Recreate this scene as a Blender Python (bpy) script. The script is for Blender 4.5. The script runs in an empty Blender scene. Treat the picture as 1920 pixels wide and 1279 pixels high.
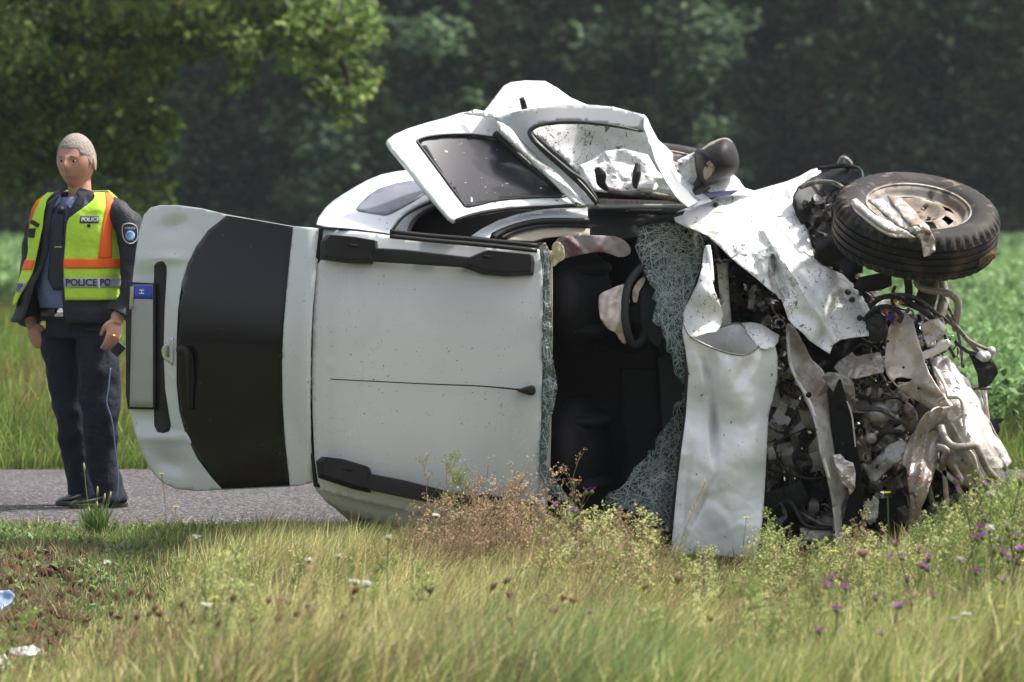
import bpy, bmesh, math, random
import numpy as np
from mathutils import Vector, Matrix, Euler, noise
from mathutils.geometry import delaunay_2d_cdt
R = math.radians
sc = bpy.context.scene
col = sc.collection
random.seed(7); rng = np.random.default_rng(7)

# ------------------------------------------------------------------ camera
FPX = 9850.0                      # focal length in photograph pixels (1920 wide)
CAMH = 1.5
PITCH = math.atan(269.5 / FPX)
cam = bpy.data.cameras.new('camera'); camo = bpy.data.objects.new('camera', cam); col.objects.link(camo)
cam.sensor_width = 36.0; cam.lens = 36.0 * FPX / 1920.0
camo.location = (0, 0, CAMH); camo.rotation_euler = (R(90) - PITCH, 0, 0)
cam.clip_start = 0.5; cam.clip_end = 6000
cam.dof.use_dof = True; cam.dof.focus_distance = 23.2; cam.dof.aperture_fstop = 5.0
sc.camera = camo

# ------------------------------------------------------------------ light
SUN = Vector((0.52, 0.10, 0.85)).normalized()
w = bpy.data.worlds.new('World'); sc.world = w; w.use_nodes = True
nt = w.node_tree; nt.nodes.clear()
sky = nt.nodes.new('ShaderNodeTexSky'); sky.sky_type = 'NISHITA'; sky.sun_disc = False
sky.sun_elevation = math.asin(SUN.z); sky.sun_rotation = math.atan2(SUN.x, SUN.y)
sky.air_density = 1.0; sky.dust_density = 4.0; sky.ozone_density = 0.6
bg = nt.nodes.new('ShaderNodeBackground'); bg.inputs['Strength'].default_value = 0.15
wo = nt.nodes.new('ShaderNodeOutputWorld')
hs = nt.nodes.new('ShaderNodeHueSaturation'); hs.inputs['Saturation'].default_value = .45   # thin white cloud in the sky
nt.links.new(sky.outputs[0], hs.inputs['Color']); nt.links.new(hs.outputs[0], bg.inputs[0]); nt.links.new(bg.outputs[0], wo.inputs[0])
sl = bpy.data.lights.new('sun', 'SUN'); slo = bpy.data.objects.new('sun', sl); col.objects.link(slo)
sl.energy = 3.8; sl.angle = R(3); sl.color = (1.0, 0.95, 0.88)
slo.rotation_euler = SUN.to_track_quat('Z', 'Y').to_euler()
sc.view_settings.view_transform = 'Standard'; sc.view_settings.look = 'None'
sc.view_settings.gamma = 1.0; sc.view_settings.use_curve_mapping = False
sc.view_settings.exposure = 0.75
sc.cycles.max_bounces = 8; sc.cycles.transparent_max_bounces = 12
sc.cycles.use_denoising = True

# ------------------------------------------------------------------ mapping a point of the view onto a distance
_ct, _st = math.cos(PITCH), math.sin(PITCH)
def P(px, py, Y):
    a = (px - 960) / FPX; b = -(py - 639.5) / FPX
    dy = _ct + b * _st; dz = -_st + b * _ct
    s = Y / dy
    return Vector((a * s, Y, CAMH + dz * s))
D0 = 22.5                         # distance of the car's roof skin
def C(px, py, d): return P(px, py, D0 + d)

# ------------------------------------------------------------------ object helpers
ROOT = {}
def props(o, label=None, cat=None, group=None, kind=None):
    if label: o['label'] = label
    if cat: o['category'] = cat
    if group: o['group'] = group
    if kind: o['kind'] = kind
    return o
def empty(name, loc, label, cat, group=None):
    o = bpy.data.objects.new(name, None); col.objects.link(o); o.location = loc
    o.empty_display_size = .2
    ROOT[o.name] = Vector(loc)
    return props(o, label, cat, group)
def mk(name, verts, faces, mat, parent=None, smooth=True, local=False):
    me = bpy.data.meshes.new(name)
    off = Vector((0, 0, 0))
    if parent is not None and not local: off = ROOT[parent.name]
    me.from_pydata([tuple(Vector(v) - off) for v in verts], [], faces)
    me.validate(); me.update()
    if smooth: me.polygons.foreach_set('use_smooth', [True] * len(me.polygons))
    if mat is not None: me.materials.append(mat)
    o = bpy.data.objects.new(name, me); col.objects.link(o)
    if parent is not None:
        o.parent = parent; ROOT[o.name] = ROOT[parent.name]
    else: ROOT[o.name] = Vector((0, 0, 0))
    return o
def mknp(name, V, F, mat, parent=None, colors=None, smooth=False):
    """V (n,3) array, F (m,k) array of faces (all k-gons)"""
    me = bpy.data.meshes.new(name)
    V = np.asarray(V, dtype=np.float32)
    if parent is not None: V = V - np.array(ROOT[parent.name], dtype=np.float32)
    F = np.asarray(F, dtype=np.int32); m, k = F.shape
    me.vertices.add(len(V)); me.vertices.foreach_set('co', V.ravel())
    me.loops.add(m * k); me.loops.foreach_set('vertex_index', F.ravel())
    me.polygons.add(m); me.polygons.foreach_set('loop_start', np.arange(0, m * k, k, dtype=np.int32))
    me.polygons.foreach_set('loop_total', np.full(m, k, dtype=np.int32))
    if smooth: me.polygons.foreach_set('use_smooth', np.ones(m, dtype=bool))
    if colors is not None:
        ca = me.color_attributes.new('col', 'FLOAT_COLOR', 'POINT')
        c4 = np.ones((len(V), 4), dtype=np.float32); c4[:, :3] = colors
        ca.data.foreach_set('color', c4.ravel())
    me.update(calc_edges=True)
    if mat is not None: me.materials.append(mat)
    o = bpy.data.objects.new(name, me); col.objects.link(o)
    if parent is not None:
        o.parent = parent; ROOT[o.name] = ROOT[parent.name]
    else: ROOT[o.name] = Vector((0, 0, 0))
    return o
def solid(o, t, off=0.0):
    m = o.modifiers.new('solidify', 'SOLIDIFY'); m.thickness = t; m.offset = off; return o
def bevel(o, wd, seg=2, ang=35):
    m = o.modifiers.new('bevel', 'BEVEL'); m.width = wd; m.segments = seg; m.limit_method = 'ANGLE'; m.angle_limit = R(ang)
    return o
def copy_tree(o, parent=None):
    c = o.copy(); col.objects.link(c)
    if parent is not None: c.parent = parent
    for ch in list(o.children): copy_tree(ch, c)
    return c
def catmull(pts, n=6, closed=False):
    pts = [Vector(p) for p in pts]; out = []; N = len(pts)
    rg = range(N) if closed else range(N - 1)
    for i in rg:
        p0 = pts[(i - 1) % N] if (closed or i > 0) else pts[0]
        p1 = pts[i]; p2 = pts[(i + 1) % N]
        p3 = pts[(i + 2) % N] if (closed or i + 2 < N) else pts[-1]
        for k in range(n):
            t = k / n
            out.append(0.5 * ((2 * p1) + (p2 - p0) * t + (2 * p0 - 5 * p1 + 4 * p2 - p3) * t * t + (3 * p1 - p0 - 3 * p2 + p3) * t ** 3))
    if not closed: out.append(pts[-1])
    return out
def inside(x, y, poly):
    r = False; j = len(poly) - 1
    for i in range(len(poly)):
        xi, yi = poly[i][0], poly[i][1]; xj, yj = poly[j][0], poly[j][1]
        if (yi > y) != (yj > y) and x < (xj - xi) * (y - yi) / (yj - yi + 1e-12) + xi: r = not r
        j = i
    return r
def idw(ctrl, lam=.0008):
    """thin plate surface through control points (px, py, depth)"""
    c = np.array(ctrl, float); n = len(c); q = c[:, :2] / 100.0
    def U(r2): return .5 * r2 * np.log(r2 + 1e-12)
    K = U(((q[:, None] - q[None]) ** 2).sum(-1)) + lam * np.eye(n) * 10; Pm = np.concatenate([np.ones((n, 1)), q], 1)
    if n < 4:
        co, *_ = np.linalg.lstsq(Pm, c[:, 2], rcond=None); return lambda x, y: float(co[0] + co[1] * x / 100 + co[2] * y / 100)
    A_ = np.zeros((n + 3, n + 3)); A_[:n, :n] = K; A_[:n, n:] = Pm; A_[n:, :n] = Pm.T
    wv = np.linalg.lstsq(A_, np.concatenate([c[:, 2], np.zeros(3)]), rcond=None)[0]
    def f(x, y):
        d = q - np.array([x / 100.0, y / 100.0]); return float(wv[:n] @ U((d ** 2).sum(1)) + wv[n] + wv[n + 1] * x / 100 + wv[n + 2] * y / 100)
    return f
def crump(amp, scale, seed=0):
    """crumpled sheet metal: flat facets meeting in sharp creases"""
    def hsh(i, j):
        n = (i * 374761393 + j * 668265263 + seed * 7919 + 12345) & 0x7fffffff; n = ((n ^ (n >> 13)) * 1274126177) & 0x7fffffff
        return ((n ^ (n >> 16)) & 0xffff) / 65535.0
    def lat(x, y):
        s_ = (x + y) * .366; u = x + s_; v = y + s_; i = math.floor(u); j = math.floor(v); fu = u - i; fv = v - j
        if fu > fv: return hsh(i, j) * (1 - fu) + hsh(i + 1, j) * (fu - fv) + hsh(i + 1, j + 1) * fv
        return hsh(i, j) * (1 - fv) + hsh(i, j + 1) * (fv - fu) + hsh(i + 1, j + 1) * fu
    def f(x, y):
        w_ = noise.noise(Vector((x * scale * .5, y * scale * .5, seed * 3.1))) * .9; w2 = noise.noise(Vector((x * scale * .5 + 9, y * scale * .5, seed * 3.1))) * .9
        return amp * (lat(x * scale * .8 + w_, y * scale * .8 + w2) - .5 + .35 * (lat(x * scale * 2.1 + w2, y * scale * 2.1 + w_) - .5))
    return f
def add(*fs): return lambda x, y: sum(f(x, y) for f in fs)
def sheet(name, outline, depth, mat, parent, step=10, thick=.003, smooth_out=0, holes=(), flat=False, base=C, off=0.0):
    """A panel cut to an outline, its surface following depth(px,py)."""
    if not callable(depth):
        dv = depth; depth = lambda x, y: dv
    ol = [tuple(p[:2]) for p in outline]
    if smooth_out: ol = [(v.x, v.y) for v in catmull([(p[0], p[1], 0) for p in ol], smooth_out, True)]
    def dens(ol):
        o = []
        for i in range(len(ol)):
            a = Vector(ol[i]); b = Vector(ol[(i + 1) % len(ol)]); n = max(1, int((b - a).length / step))
            for k in range(n): o.append(a.lerp(b, k / n))
        return o
    ol = dens(ol); pts = list(ol); edges = [(i, (i + 1) % len(ol)) for i in range(len(ol))]
    hs = []
    for h in holes:
        hd = dens([tuple(q) for q in h]); b0 = len(pts); pts += hd
        edges += [(b0 + i, b0 + (i + 1) % len(hd)) for i in range(len(hd))]; hs.append([(q.x, q.y) for q in hd])
    olt = [(q.x, q.y) for q in ol]
    xs = [q[0] for q in olt]; ys = [q[1] for q in olt]
    r = random.Random(len(olt) * 13 + int(xs[0]))
    y = min(ys) + step / 2; row = 0
    bd = np.array(olt + [q for h in hs for q in h])
    while y < max(ys):
        x = min(xs) + (step / 2 if row % 2 else 0)
        while x < max(xs):
            jx = x + r.uniform(-.12, .12) * step; jy = y + r.uniform(-.12, .12) * step
            if inside(jx, jy, olt) and not any(inside(jx, jy, h) for h in hs):
                if ((bd[:, 0] - jx) ** 2 + (bd[:, 1] - jy) ** 2).min() > (step * .45) ** 2: pts.append(Vector((jx, jy)))
            x += step
        y += step * .87; row += 1
    vo, eo, fo, *_ = delaunay_2d_cdt([Vector((p[0], p[1])) for p in pts], edges, [], 0, 1e-5)
    faces = []
    for f in fo:
        cx = sum(vo[i][0] for i in f) / len(f); cy = sum(vo[i][1] for i in f) / len(f)
        if inside(cx, cy, olt) and not any(inside(cx, cy, h) for h in hs): faces.append(tuple(f))
    V = [base(v[0], v[1], depth(v[0], v[1])) for v in vo]
    o = mk(name, V, faces, mat, parent, smooth=not flat)
    # normals towards the viewer (counter clockwise seen from -Y)
    me = o.data; s = sum(p.normal.y * p.area for p in me.polygons)
    if s > 0: me.flip_normals()
    if mat is not None and mat.name.split('.')[0] in ('torn_white_paint', 'bare_steel', 'grey_crumpled_steel', 'muddy_pale_steel', 'cast_aluminium', 'white_paint_torn'): me.set_sharp_from_angle(angle=R(13))
    if thick: solid(o, thick, off if off else -1.0)
    return o
def chamfer(name, outline, d0, d1, mat, parent, k=.82, lift=(0, 0), smooth_out=0, base=C):
    """A raised block: outline at depth d0 rising to a smaller outline at depth d1."""
    ol = [(p[0], p[1]) for p in outline]
    if smooth_out: ol = [(v.x, v.y) for v in catmull([(p[0], p[1], 0) for p in ol], smooth_out, True)]
    dd0 = d0 if callable(d0) else (lambda x, y: d0); dd1 = d1 if callable(d1) else (lambda x, y: d1)
    cx = sum(p[0] for p in ol) / len(ol); cy = sum(p[1] for p in ol) / len(ol); n = len(ol)
    V = [base(x, y, dd0(x, y)) for x, y in ol]
    V += [base(x + (cx - x) * .02, y + (cy - y) * .02, dd0(x, y) * .45 + dd1(x, y) * .55) for x, y in ol]
    V += [base(cx + (x - cx) * k + lift[0], cy + (y - cy) * k + lift[1], dd1(x, y)) for x, y in ol]
    F = []
    for L in range(2):
        for i in range(n):
            j = (i + 1) % n; F.append((L * n + i, L * n + j, (L + 1) * n + j, (L + 1) * n + i))
    F.append(tuple(range(2 * n, 3 * n))); F.append(tuple(reversed(range(n))))
    o = mk(name, V, F, mat, parent, smooth=False)
    bm = bmesh.new(); bm.from_mesh(o.data); bmesh.ops.recalc_face_normals(bm, faces=bm.faces); bm.to_mesh(o.data); bm.free()
    bevel(o, .004, 2, 25); return o
def ringtube(path, rad, n=10, cap=True, squash=None):
    """verts, faces of a tube along a path; rad a number or list"""
    path = [Vector(p) for p in path]; N = len(path)
    rad = rad if isinstance(rad, (list, tuple)) else [rad] * N
    V, F = [], []
    t0 = (path[1] - path[0]).normalized()
    up = Vector((0, 0, 1)) if abs(t0.z) < .9 else Vector((1, 0, 0))
    nrm = t0.cross(up).normalized()
    for i, p in enumerate(path):
        t = (path[min(i + 1, N - 1)] - path[max(i - 1, 0)]).normalized()
        nrm = (nrm - t * nrm.dot(t)).normalized(); b = t.cross(nrm)
        for k in range(n):
            a = 2 * math.pi * k / n
            V.append(p + nrm * math.cos(a) * rad[i] + b * math.sin(a) * rad[i] * (squash or 1))
    for i in range(N - 1):
        for k in range(n):
            k2 = (k + 1) % n; F.append((i * n + k, i * n + k2, (i + 1) * n + k2, (i + 1) * n + k))
    if cap:
        F.append(tuple(reversed(range(n)))); F.append(tuple(range((N - 1) * n, N * n)))
    return V, F
def ptube(name, pts, r, mat, parent, n=10, sub=5, base=C, squash=None):
    q = [base(*p) for p in pts]
    if sub: 
        rr = r
        q2 = catmull(q, sub)
        if isinstance(r, (list, tuple)):
            rr = []
            for i in range(len(q) - 1):
                for k in range(sub): rr.append(r[i] + (r[i + 1] - r[i]) * k / sub)
            rr.append(r[-1])
        q = q2; r = rr
    V, F = ringtube(q, r, n, True, squash)
    return mk(name, V, F, mat, parent)
def merge(parts):
    V, F = [], []
    for v, f in parts:
        b = len(V); V += list(v); F += [tuple(i + b for i in q) for q in f]
    return V, F
def boxvf(c, s, rot=None):
    c = Vector(c); V = []
    for x in (-1, 1):
        for y in (-1, 1):
            for z in (-1, 1):
                v = Vector((x * s[0] / 2, y * s[1] / 2, z * s[2] / 2))
                if rot is not None: v = rot @ v
                V.append(c + v)
    return V, [(0, 1, 3, 2), (4, 6, 7, 5), (0, 4, 5, 1), (2, 3, 7, 6), (0, 2, 6, 4), (1, 5, 7, 3)]
def ellvf(c, s, rot=None, nu=14, nv=9):
    c = Vector(c); V = []; F = []
    for j in range(nv + 1):
        th = math.pi * j / nv
        for i in range(nu):
            ph = 2 * math.pi * i / nu
            v = Vector((s[0] * math.sin(th) * math.cos(ph), s[1] * math.sin(th) * math.sin(ph), s[2] * math.cos(th)))
            if rot is not None: v = rot @ v
            V.append(c + v)
    for j in range(nv):
        for i in range(nu):
            i2 = (i + 1) % nu; F.append((j * nu + i, (j + 1) * nu + i, (j + 1) * nu + i2, j * nu + i2))
    return V, F
def textmesh(s, size, bold=0.0):
    cu = bpy.data.curves.new('lettering', 'FONT'); cu.body = s; cu.size = size; cu.align_x = 'CENTER'; cu.align_y = 'CENTER'
    cu.offset = bold; cu.resolution_u = 3
    o = bpy.data.objects.new('lettering_source', cu); col.objects.link(o)
    bpy.context.view_layer.update()
    me = bpy.data.meshes.new_from_object(o)
    V = [v.co.copy() for v in me.vertices]; F = [tuple(p.vertices) for p in me.polygons]
    bpy.data.objects.remove(o); bpy.data.curves.remove(cu); bpy.data.meshes.remove(me)
    return V, F

# ------------------------------------------------------------------ materials
def mat(name, base, rough=.5, metal=0.0, spec=.5, coat=0.0, var=None, speck=None, bump=None, blotch=None, attr=False, trans=0.0, alpha=None, backtrans=0.0, lines=None):
    """var=(scale,col2); speck=list of (scale,threshold,colour); blotch=(scale,lo,hi,colour); bump=(scale,strength)"""
    m = bpy.data.materials.new(name); m.use_nodes = True; N = m.node_tree.nodes; L = m.node_tree.links
    b = N['Principled BSDF']; b.inputs['Base Color'].default_value = (*base, 1)
    b.inputs['Roughness'].default_value = rough; b.inputs['Metallic'].default_value = metal
    b.inputs['Specular IOR Level'].default_value = spec; b.inputs['Coat Weight'].default_value = coat
    b.inputs['Coat Roughness'].default_value = .08
    tc = N.new('ShaderNodeTexCoord'); cur = None
    def noi(scale, det=4, dist=0.0):
        n = N.new('ShaderNodeTexNoise'); n.inputs['Scale'].default_value = scale; n.inputs['Detail'].default_value = det
        n.inputs['Distortion'].default_value = dist; L.new(tc.outputs['Object'], n.inputs['Vector']); return n.outputs['Fac']
    def ramp(src, lo, hi):
        r = N.new('ShaderNodeMapRange'); r.inputs['From Min'].default_value = lo; r.inputs['From Max'].default_value = hi
        L.new(src, r.inputs['Value']); return r.outputs[0]
    def mix(fac, a, c2):
        x = N.new('ShaderNodeMix'); x.data_type = 'RGBA'
        L.new(fac, x.inputs[0])
        if a is None: x.inputs[6].default_value = (*base, 1)
        else: L.new(a, x.inputs[6])
        x.inputs[7].default_value = (*c2, 1); return x.outputs[2]
    if attr:
        a = N.new('ShaderNodeAttribute'); a.attribute_name = 'col'; cur = a.outputs['Color']
    if var: cur = mix(ramp(noi(var[0], 5, .5), .35, .68), cur, var[1])
    if blotch:
        for sca, lo, hi, c2 in (blotch if isinstance(blotch, list) else [blotch]): cur = mix(ramp(noi(sca, 6, .8), lo, hi), cur, c2)
    if lines:
        for sca, wd_, mth, c2 in lines:
            n1 = noi(sca, 2, 2.2); sb = N.new('ShaderNodeMath'); sb.operation = 'SUBTRACT'; L.new(n1, sb.inputs[0]); sb.inputs[1].default_value = .5
            ab = N.new('ShaderNodeMath'); ab.operation = 'ABSOLUTE'; L.new(sb.outputs[0], ab.inputs[0])
            lt = N.new('ShaderNodeMath'); lt.operation = 'LESS_THAN'; L.new(ab.outputs[0], lt.inputs[0]); lt.inputs[1].default_value = wd_
            mk_ = N.new('ShaderNodeMath'); mk_.operation = 'GREATER_THAN'; L.new(noi(sca * .55, 1), mk_.inputs[0]); mk_.inputs[1].default_value = mth
            an = N.new('ShaderNodeMath'); an.operation = 'MULTIPLY'; L.new(lt.outputs[0], an.inputs[0]); L.new(mk_.outputs[0], an.inputs[1]); cur = mix(an.outputs[0], cur, c2)
    if speck:
        for sca, th, c2 in speck:
            v = N.new('ShaderNodeTexVoronoi'); v.inputs['Scale'].default_value = sca; v.inputs['Randomness'].default_value = 1
            nd = N.new('ShaderNodeTexNoise'); nd.inputs['Scale'].default_value = sca * 2.2; L.new(tc.outputs['Object'], nd.inputs['Vector'])
            va = N.new('ShaderNodeVectorMath'); va.operation = 'MULTIPLY_ADD'; L.new(nd.outputs['Color'], va.inputs[0]); va.inputs[1].default_value = (.9 / sca,) * 3; L.new(tc.outputs['Object'], va.inputs[2])
            L.new(va.outputs[0], v.inputs['Vector'])
            sz = N.new('ShaderNodeSeparateColor'); L.new(v.outputs['Color'], sz.inputs[0])
            mu = N.new('ShaderNodeMath'); mu.operation = 'MULTIPLY'; L.new(sz.outputs[0], mu.inputs[0]); mu.inputs[1].default_value = th * 2
            le = N.new('ShaderNodeMath'); le.operation = 'LESS_THAN'; L.new(v.outputs['Distance'], le.inputs[0])
            pw = N.new('ShaderNodeMath'); pw.operation = 'MULTIPLY'; L.new(mu.outputs[0], pw.inputs[0]); L.new(sz.outputs[1], pw.inputs[1])
            L.new(pw.outputs[0], le.inputs[1]); cur = mix(le.outputs[0], cur, c2)
    if cur is not None: L.new(cur, b.inputs['Base Color'])
    if bump:
        bn = N.new('ShaderNodeBump'); bn.inputs['Strength'].default_value = bump[1]; bn.inputs['Distance'].default_value = bump[2] if len(bump) > 2 else .01
        L.new(noi(bump[0], 6), bn.inputs['Height']); L.new(bn.outputs[0], b.inputs['Normal'])
    if backtrans:
        tr = N.new('ShaderNodeBsdfTranslucent'); ms = N.new('ShaderNodeMixShader'); ms.inputs[0].default_value = backtrans
        if cur is not None: L.new(cur, tr.inputs['Color'])
        else: tr.inputs['Color'].default_value = (*base, 1)
        L.new(b.outputs[0], ms.inputs[1]); L.new(tr.outputs[0], ms.inputs[2])
        L.new(ms.outputs[0], N['Material Output'].inputs['Surface'])
    if alpha is not None: b.inputs['Alpha'].default_value = alpha
    return m
M = {}
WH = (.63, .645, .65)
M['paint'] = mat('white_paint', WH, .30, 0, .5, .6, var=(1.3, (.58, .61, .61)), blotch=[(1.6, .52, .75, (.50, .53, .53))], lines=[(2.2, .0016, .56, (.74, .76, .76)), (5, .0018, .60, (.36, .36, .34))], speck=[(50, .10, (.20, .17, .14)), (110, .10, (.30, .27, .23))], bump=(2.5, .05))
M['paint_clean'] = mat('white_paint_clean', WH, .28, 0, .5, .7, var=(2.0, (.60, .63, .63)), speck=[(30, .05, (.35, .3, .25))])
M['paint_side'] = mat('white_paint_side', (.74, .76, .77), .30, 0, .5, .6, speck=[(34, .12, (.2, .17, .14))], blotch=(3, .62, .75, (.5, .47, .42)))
M['paint_torn'] = mat('white_paint_torn', (.74, .75, .74), .38, 0, .5, .35,
                      blotch=[(4, .56, .72, (.58, .55, .48)), (10, .64, .70, (.36, .31, .25)), (26, .655, .69, (.18, .15, .12)), (60, .67, .70, (.14, .11, .09))],
                      lines=[(6, .006, .54, (.10, .08, .07)), (14, .009, .56, (.16, .13, .11))], speck=[(45, .12, (.12, .09, .07))], bump=(30, .08, .003))
M['edge'] = mat('bare_metal_edge', (.16, .14, .13), .5, .5, bump=(30, .3))
M['plastic'] = mat('black_plastic', (.011, .011, .012), .55, 0, .28, var=(8, (.02, .019, .019)), bump=(240, .08, .002))
M['rubber'] = mat('black_rubber', (.024, .024, .025), .5, 0, .3)
M['seal'] = mat('rubber_seal', (.02, .02, .02), .4, 0, .4)
M['darkglass'] = mat('dark_tinted_glass', (.008, .007, .007), .09, 0, .33, speck=[(40, .05, (.25, .24, .22))])
M['doorglass'] = mat('dusty_dark_glass', (.03, .03, .04), .16, 0, .5, blotch=[(3, .45, .75, (.06, .058, .065))], speck=[(20, .13, (.55, .52, .46)), (45, .09, (.4, .38, .34))])
M['quarterglass'] = mat('grey_quarter_glass', (.17, .18, .22), .15, 0, .6, speck=[(30, .08, (.08, .08, .08))], blotch=(4, .5, .75, (.22, .23, .26)))
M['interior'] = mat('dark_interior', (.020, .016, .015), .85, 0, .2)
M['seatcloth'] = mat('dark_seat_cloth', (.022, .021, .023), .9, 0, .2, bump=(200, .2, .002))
M['dash'] = mat('dash_plastic', (.018, .019, .021), .6, 0, .3)
M['beige'] = mat('beige_trim', (.42, .37, .28), .7, 0, .3, bump=(30, .2))
M['foam'] = mat('yellow_foam', (.52, .46, .30), .9, 0, .1, bump=(40, .5))
M['airbag'] = mat('airbag_cloth', (.70, .61, .57), .9, 0, .15, var=(25, (.58, .49, .46)), bump=(60, .4, .004))
M['curtain'] = mat('curtain_airbag_cloth', (.27, .225, .22), .9, 0, .1, blotch=(9, .58, .7, (.15, .07, .08)), bump=(40, .4, .006))
M['silver'] = mat('grey_door_frame', (.36, .38, .39), .38, .1, .5, .3, speck=[(25, .07, (.12, .1, .08))])
M['chrome'] = mat('chrome', (.75, .76, .77), .12, 1.0)
M['steel'] = mat('bare_steel', (.50, .44, .40), .42, .55, blotch=[(6, .5, .7, (.30, .20, .14)), (14, .58, .70, (.16, .12, .10)), (45, .62, .72, (.12, .095, .085))], bump=(34, .7, .008))
M['steel_grey'] = mat('grey_crumpled_steel', (.42, .41, .39), .5, .35, blotch=[(5, .45, .65, (.20, .17, .145)), (16, .60, .70, (.09, .08, .075)), (50, .63, .73, (.12, .10, .09))], bump=(36, .6, .006))
M['pinksteel'] = mat('muddy_pale_steel', (.68, .59, .53), .45, .2, blotch=[(5, .48, .66, (.36, .26, .20)), (14, .62, .72, (.15, .11, .09)), (48, .64, .74, (.22, .16, .13))], bump=(30, .6, .008))
M['alu'] = mat('cast_aluminium', (.66, .62, .59), .42, .35, blotch=[(7, .50, .66, (.42, .34, .30)), (16, .62, .72, (.15, .12, .11)), (50, .64, .74, (.25, .2, .18))], bump=(30, .7, .008))
M['dirtymetal'] = mat('dirty_dark_metal', (.10, .092, .085), .5, .3, blotch=[(9, .45, .62, (.22, .18, .15)), (24, .54, .66, (.02, .02, .02)), (55, .56, .66, (.28, .25, .22))], bump=(34, .8, .01))
M['blackpaint'] = mat('black_painted_metal', (.006, .006, .006), .6, 0, .15, speck=[(30, .08, (.2, .18, .16))])
M['grime'] = mat('oily_black', (.026, .023, .021), .45, 0, .4, bump=(15, .6, .02))
M['orange_plug'] = mat('orange_connector', (.75, .12, .04), .5)
M['purple_plug'] = mat('violet_connector', (.10, .05, .30), .5)
M['tyre'] = mat('tyre_rubber', (.028, .025, .024), .75, 0, .25, blotch=[(4, .46, .70, (.085, .068, .055)), (14, .57, .72, (.20, .155, .12)), (40, .58, .7, (.03, .027, .025))], bump=(40, .25, .004))
M['tread'] = mat('tread_rubber', (.012, .012, .013), .6, 0, .28, blotch=[(5, .54, .72, (.10, .072, .05)), (30, .6, .72, (.06, .05, .04))], bump=(40, .2, .003))
M['rim'] = mat('dirty_steel_rim', (.33, .30, .265), .7, .05, blotch=[(6, .42, .62, (.17, .125, .09)), (20, .54, .68, (.07, .055, .045))], bump=(30, .3, .004))
M['pipe'] = mat('dusty_pipe', (.30, .255, .225), .5, .3, blotch=[(9, .5, .7, (.15, .12, .10)), (30, .6, .7, (.45, .4, .36))], bump=(40, .5, .004))
M['mud'] = mat('mud_clod', (.15, .09, .05), .95, 0, .1, bump=(60, .8))
M['plate'] = mat('blank_plate', (.36, .36, .35), .4)
M['blue'] = mat('plate_blue', (.01, .05, .42), .35)
M['white'] = mat('print_white', (.8, .8, .8), .5)

# ================================================================== THE SETTING
def ss(a, b, x):
    t = np.clip((x - a) / (b - a), 0, 1); return t * t * (3 - 2 * t)
def vn(x, y, seed=0):
    """value noise on arrays"""
    xi = np.floor(x).astype(np.int64); yi = np.floor(y).astype(np.int64); fx = x - xi; fy = y - yi
    fx = fx * fx * (3 - 2 * fx); fy = fy * fy * (3 - 2 * fy)
    def h(a, b):
        n = (a * 374761393 + b * 668265263 + seed * 974711) & 0x7fffffff
        n = ((n ^ (n >> 13)) * 1274126177) & 0x7fffffff
        return ((n ^ (n >> 16)) & 0xffff) / 65535.0
    return (h(xi, yi) * (1 - fx) + h(xi + 1, yi) * fx) * (1 - fy) + (h(xi, yi + 1) * (1 - fx) + h(xi + 1, yi + 1) * fx) * fy
def fbm(x, y, seed=0): return (vn(x, y, seed) + .5 * vn(x * 2.1, y * 2.1, seed + 1) + .25 * vn(x * 4.3, y * 4.3, seed + 2)) / 1.75
def gz(x, y):
    x = np.asarray(x, float); y = np.asarray(y, float)
    z = -.24 * (1 - ss(20.6, 24.0, y)) + .10 * (1 - ss(15, 18.5, y))
    z = z + .06 * (fbm(x * 1.3, y * 1.3, 5) - .5) * (1 - ss(23.6, 24.2, y))
    # clods and a raised bank edge where the soil is torn open, front left
    bank = np.exp(-((x + 2.05) / .42) ** 2) * ss(18.8, 20.4, y) * (1 - ss(21.6, 23.2, y))
    z = z + bank * (.10 + .22 * (fbm(x * 5, y * 5, 9) - .5))
    z = z - .16 * np.exp(-((x + 1.84) / .10) ** 2 - ((y - 20.15) / .16) ** 2)
    z = z + .05 * ss(28.9, 31, y) + .10 * ss(31, 60, y) * (fbm(x * .2, y * .2, 3) - .3)
    return z
def gridmesh(name, xs, ys, zf, m):
    X, Y = np.meshgrid(xs, ys); Z = zf(X, Y); V = np.stack([X.ravel(), Y.ravel(), Z.ravel()], 1)
    nx, ny = len(xs), len(ys); i = np.arange((nx - 1) * (ny - 1)); r = i // (nx - 1); c = i % (nx - 1); a = r * nx + c
    return mknp(name, V, np.stack([a, a + 1, a + nx + 1, a + nx], 1), m, smooth=True)
soil = mat('verge_soil', (.085, .095, .035), .95, 0, .1, blotch=[(1.2, .45, .62, (.045, .060, .018)), (4, .55, .7, (.10, .055, .032))], bump=(14, .8, .03))
xs = np.unique(np.concatenate([np.linspace(-1500, -60, 14), np.linspace(-60, -6, 24), np.linspace(-6, 6, 150), np.linspace(6, 60, 24), np.linspace(60, 1500, 14)]))
ys = np.unique(np.concatenate([np.linspace(-300, 13, 12), np.linspace(13, 24.6, 150), np.linspace(24.6, 70, 60), np.linspace(70, 4000, 30)]))
g = gridmesh('ground', xs, ys, gz, soil); props(g, kind='structure')
asph = mat('asphalt', (.060, .055, .060), .95, 0, .15, var=(.8, (.085, .078, .083)), speck=[(85, .62, (.22, .20, .20)), (60, .55, (.022, .021, .023))], bump=(150, .5, .006))
xr = np.unique(np.concatenate([np.linspace(-400, -8, 30), np.linspace(-8, 8, 121), np.linspace(8, 400, 30)]))
yr = np.linspace(23.55, 28.75, 40)
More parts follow.
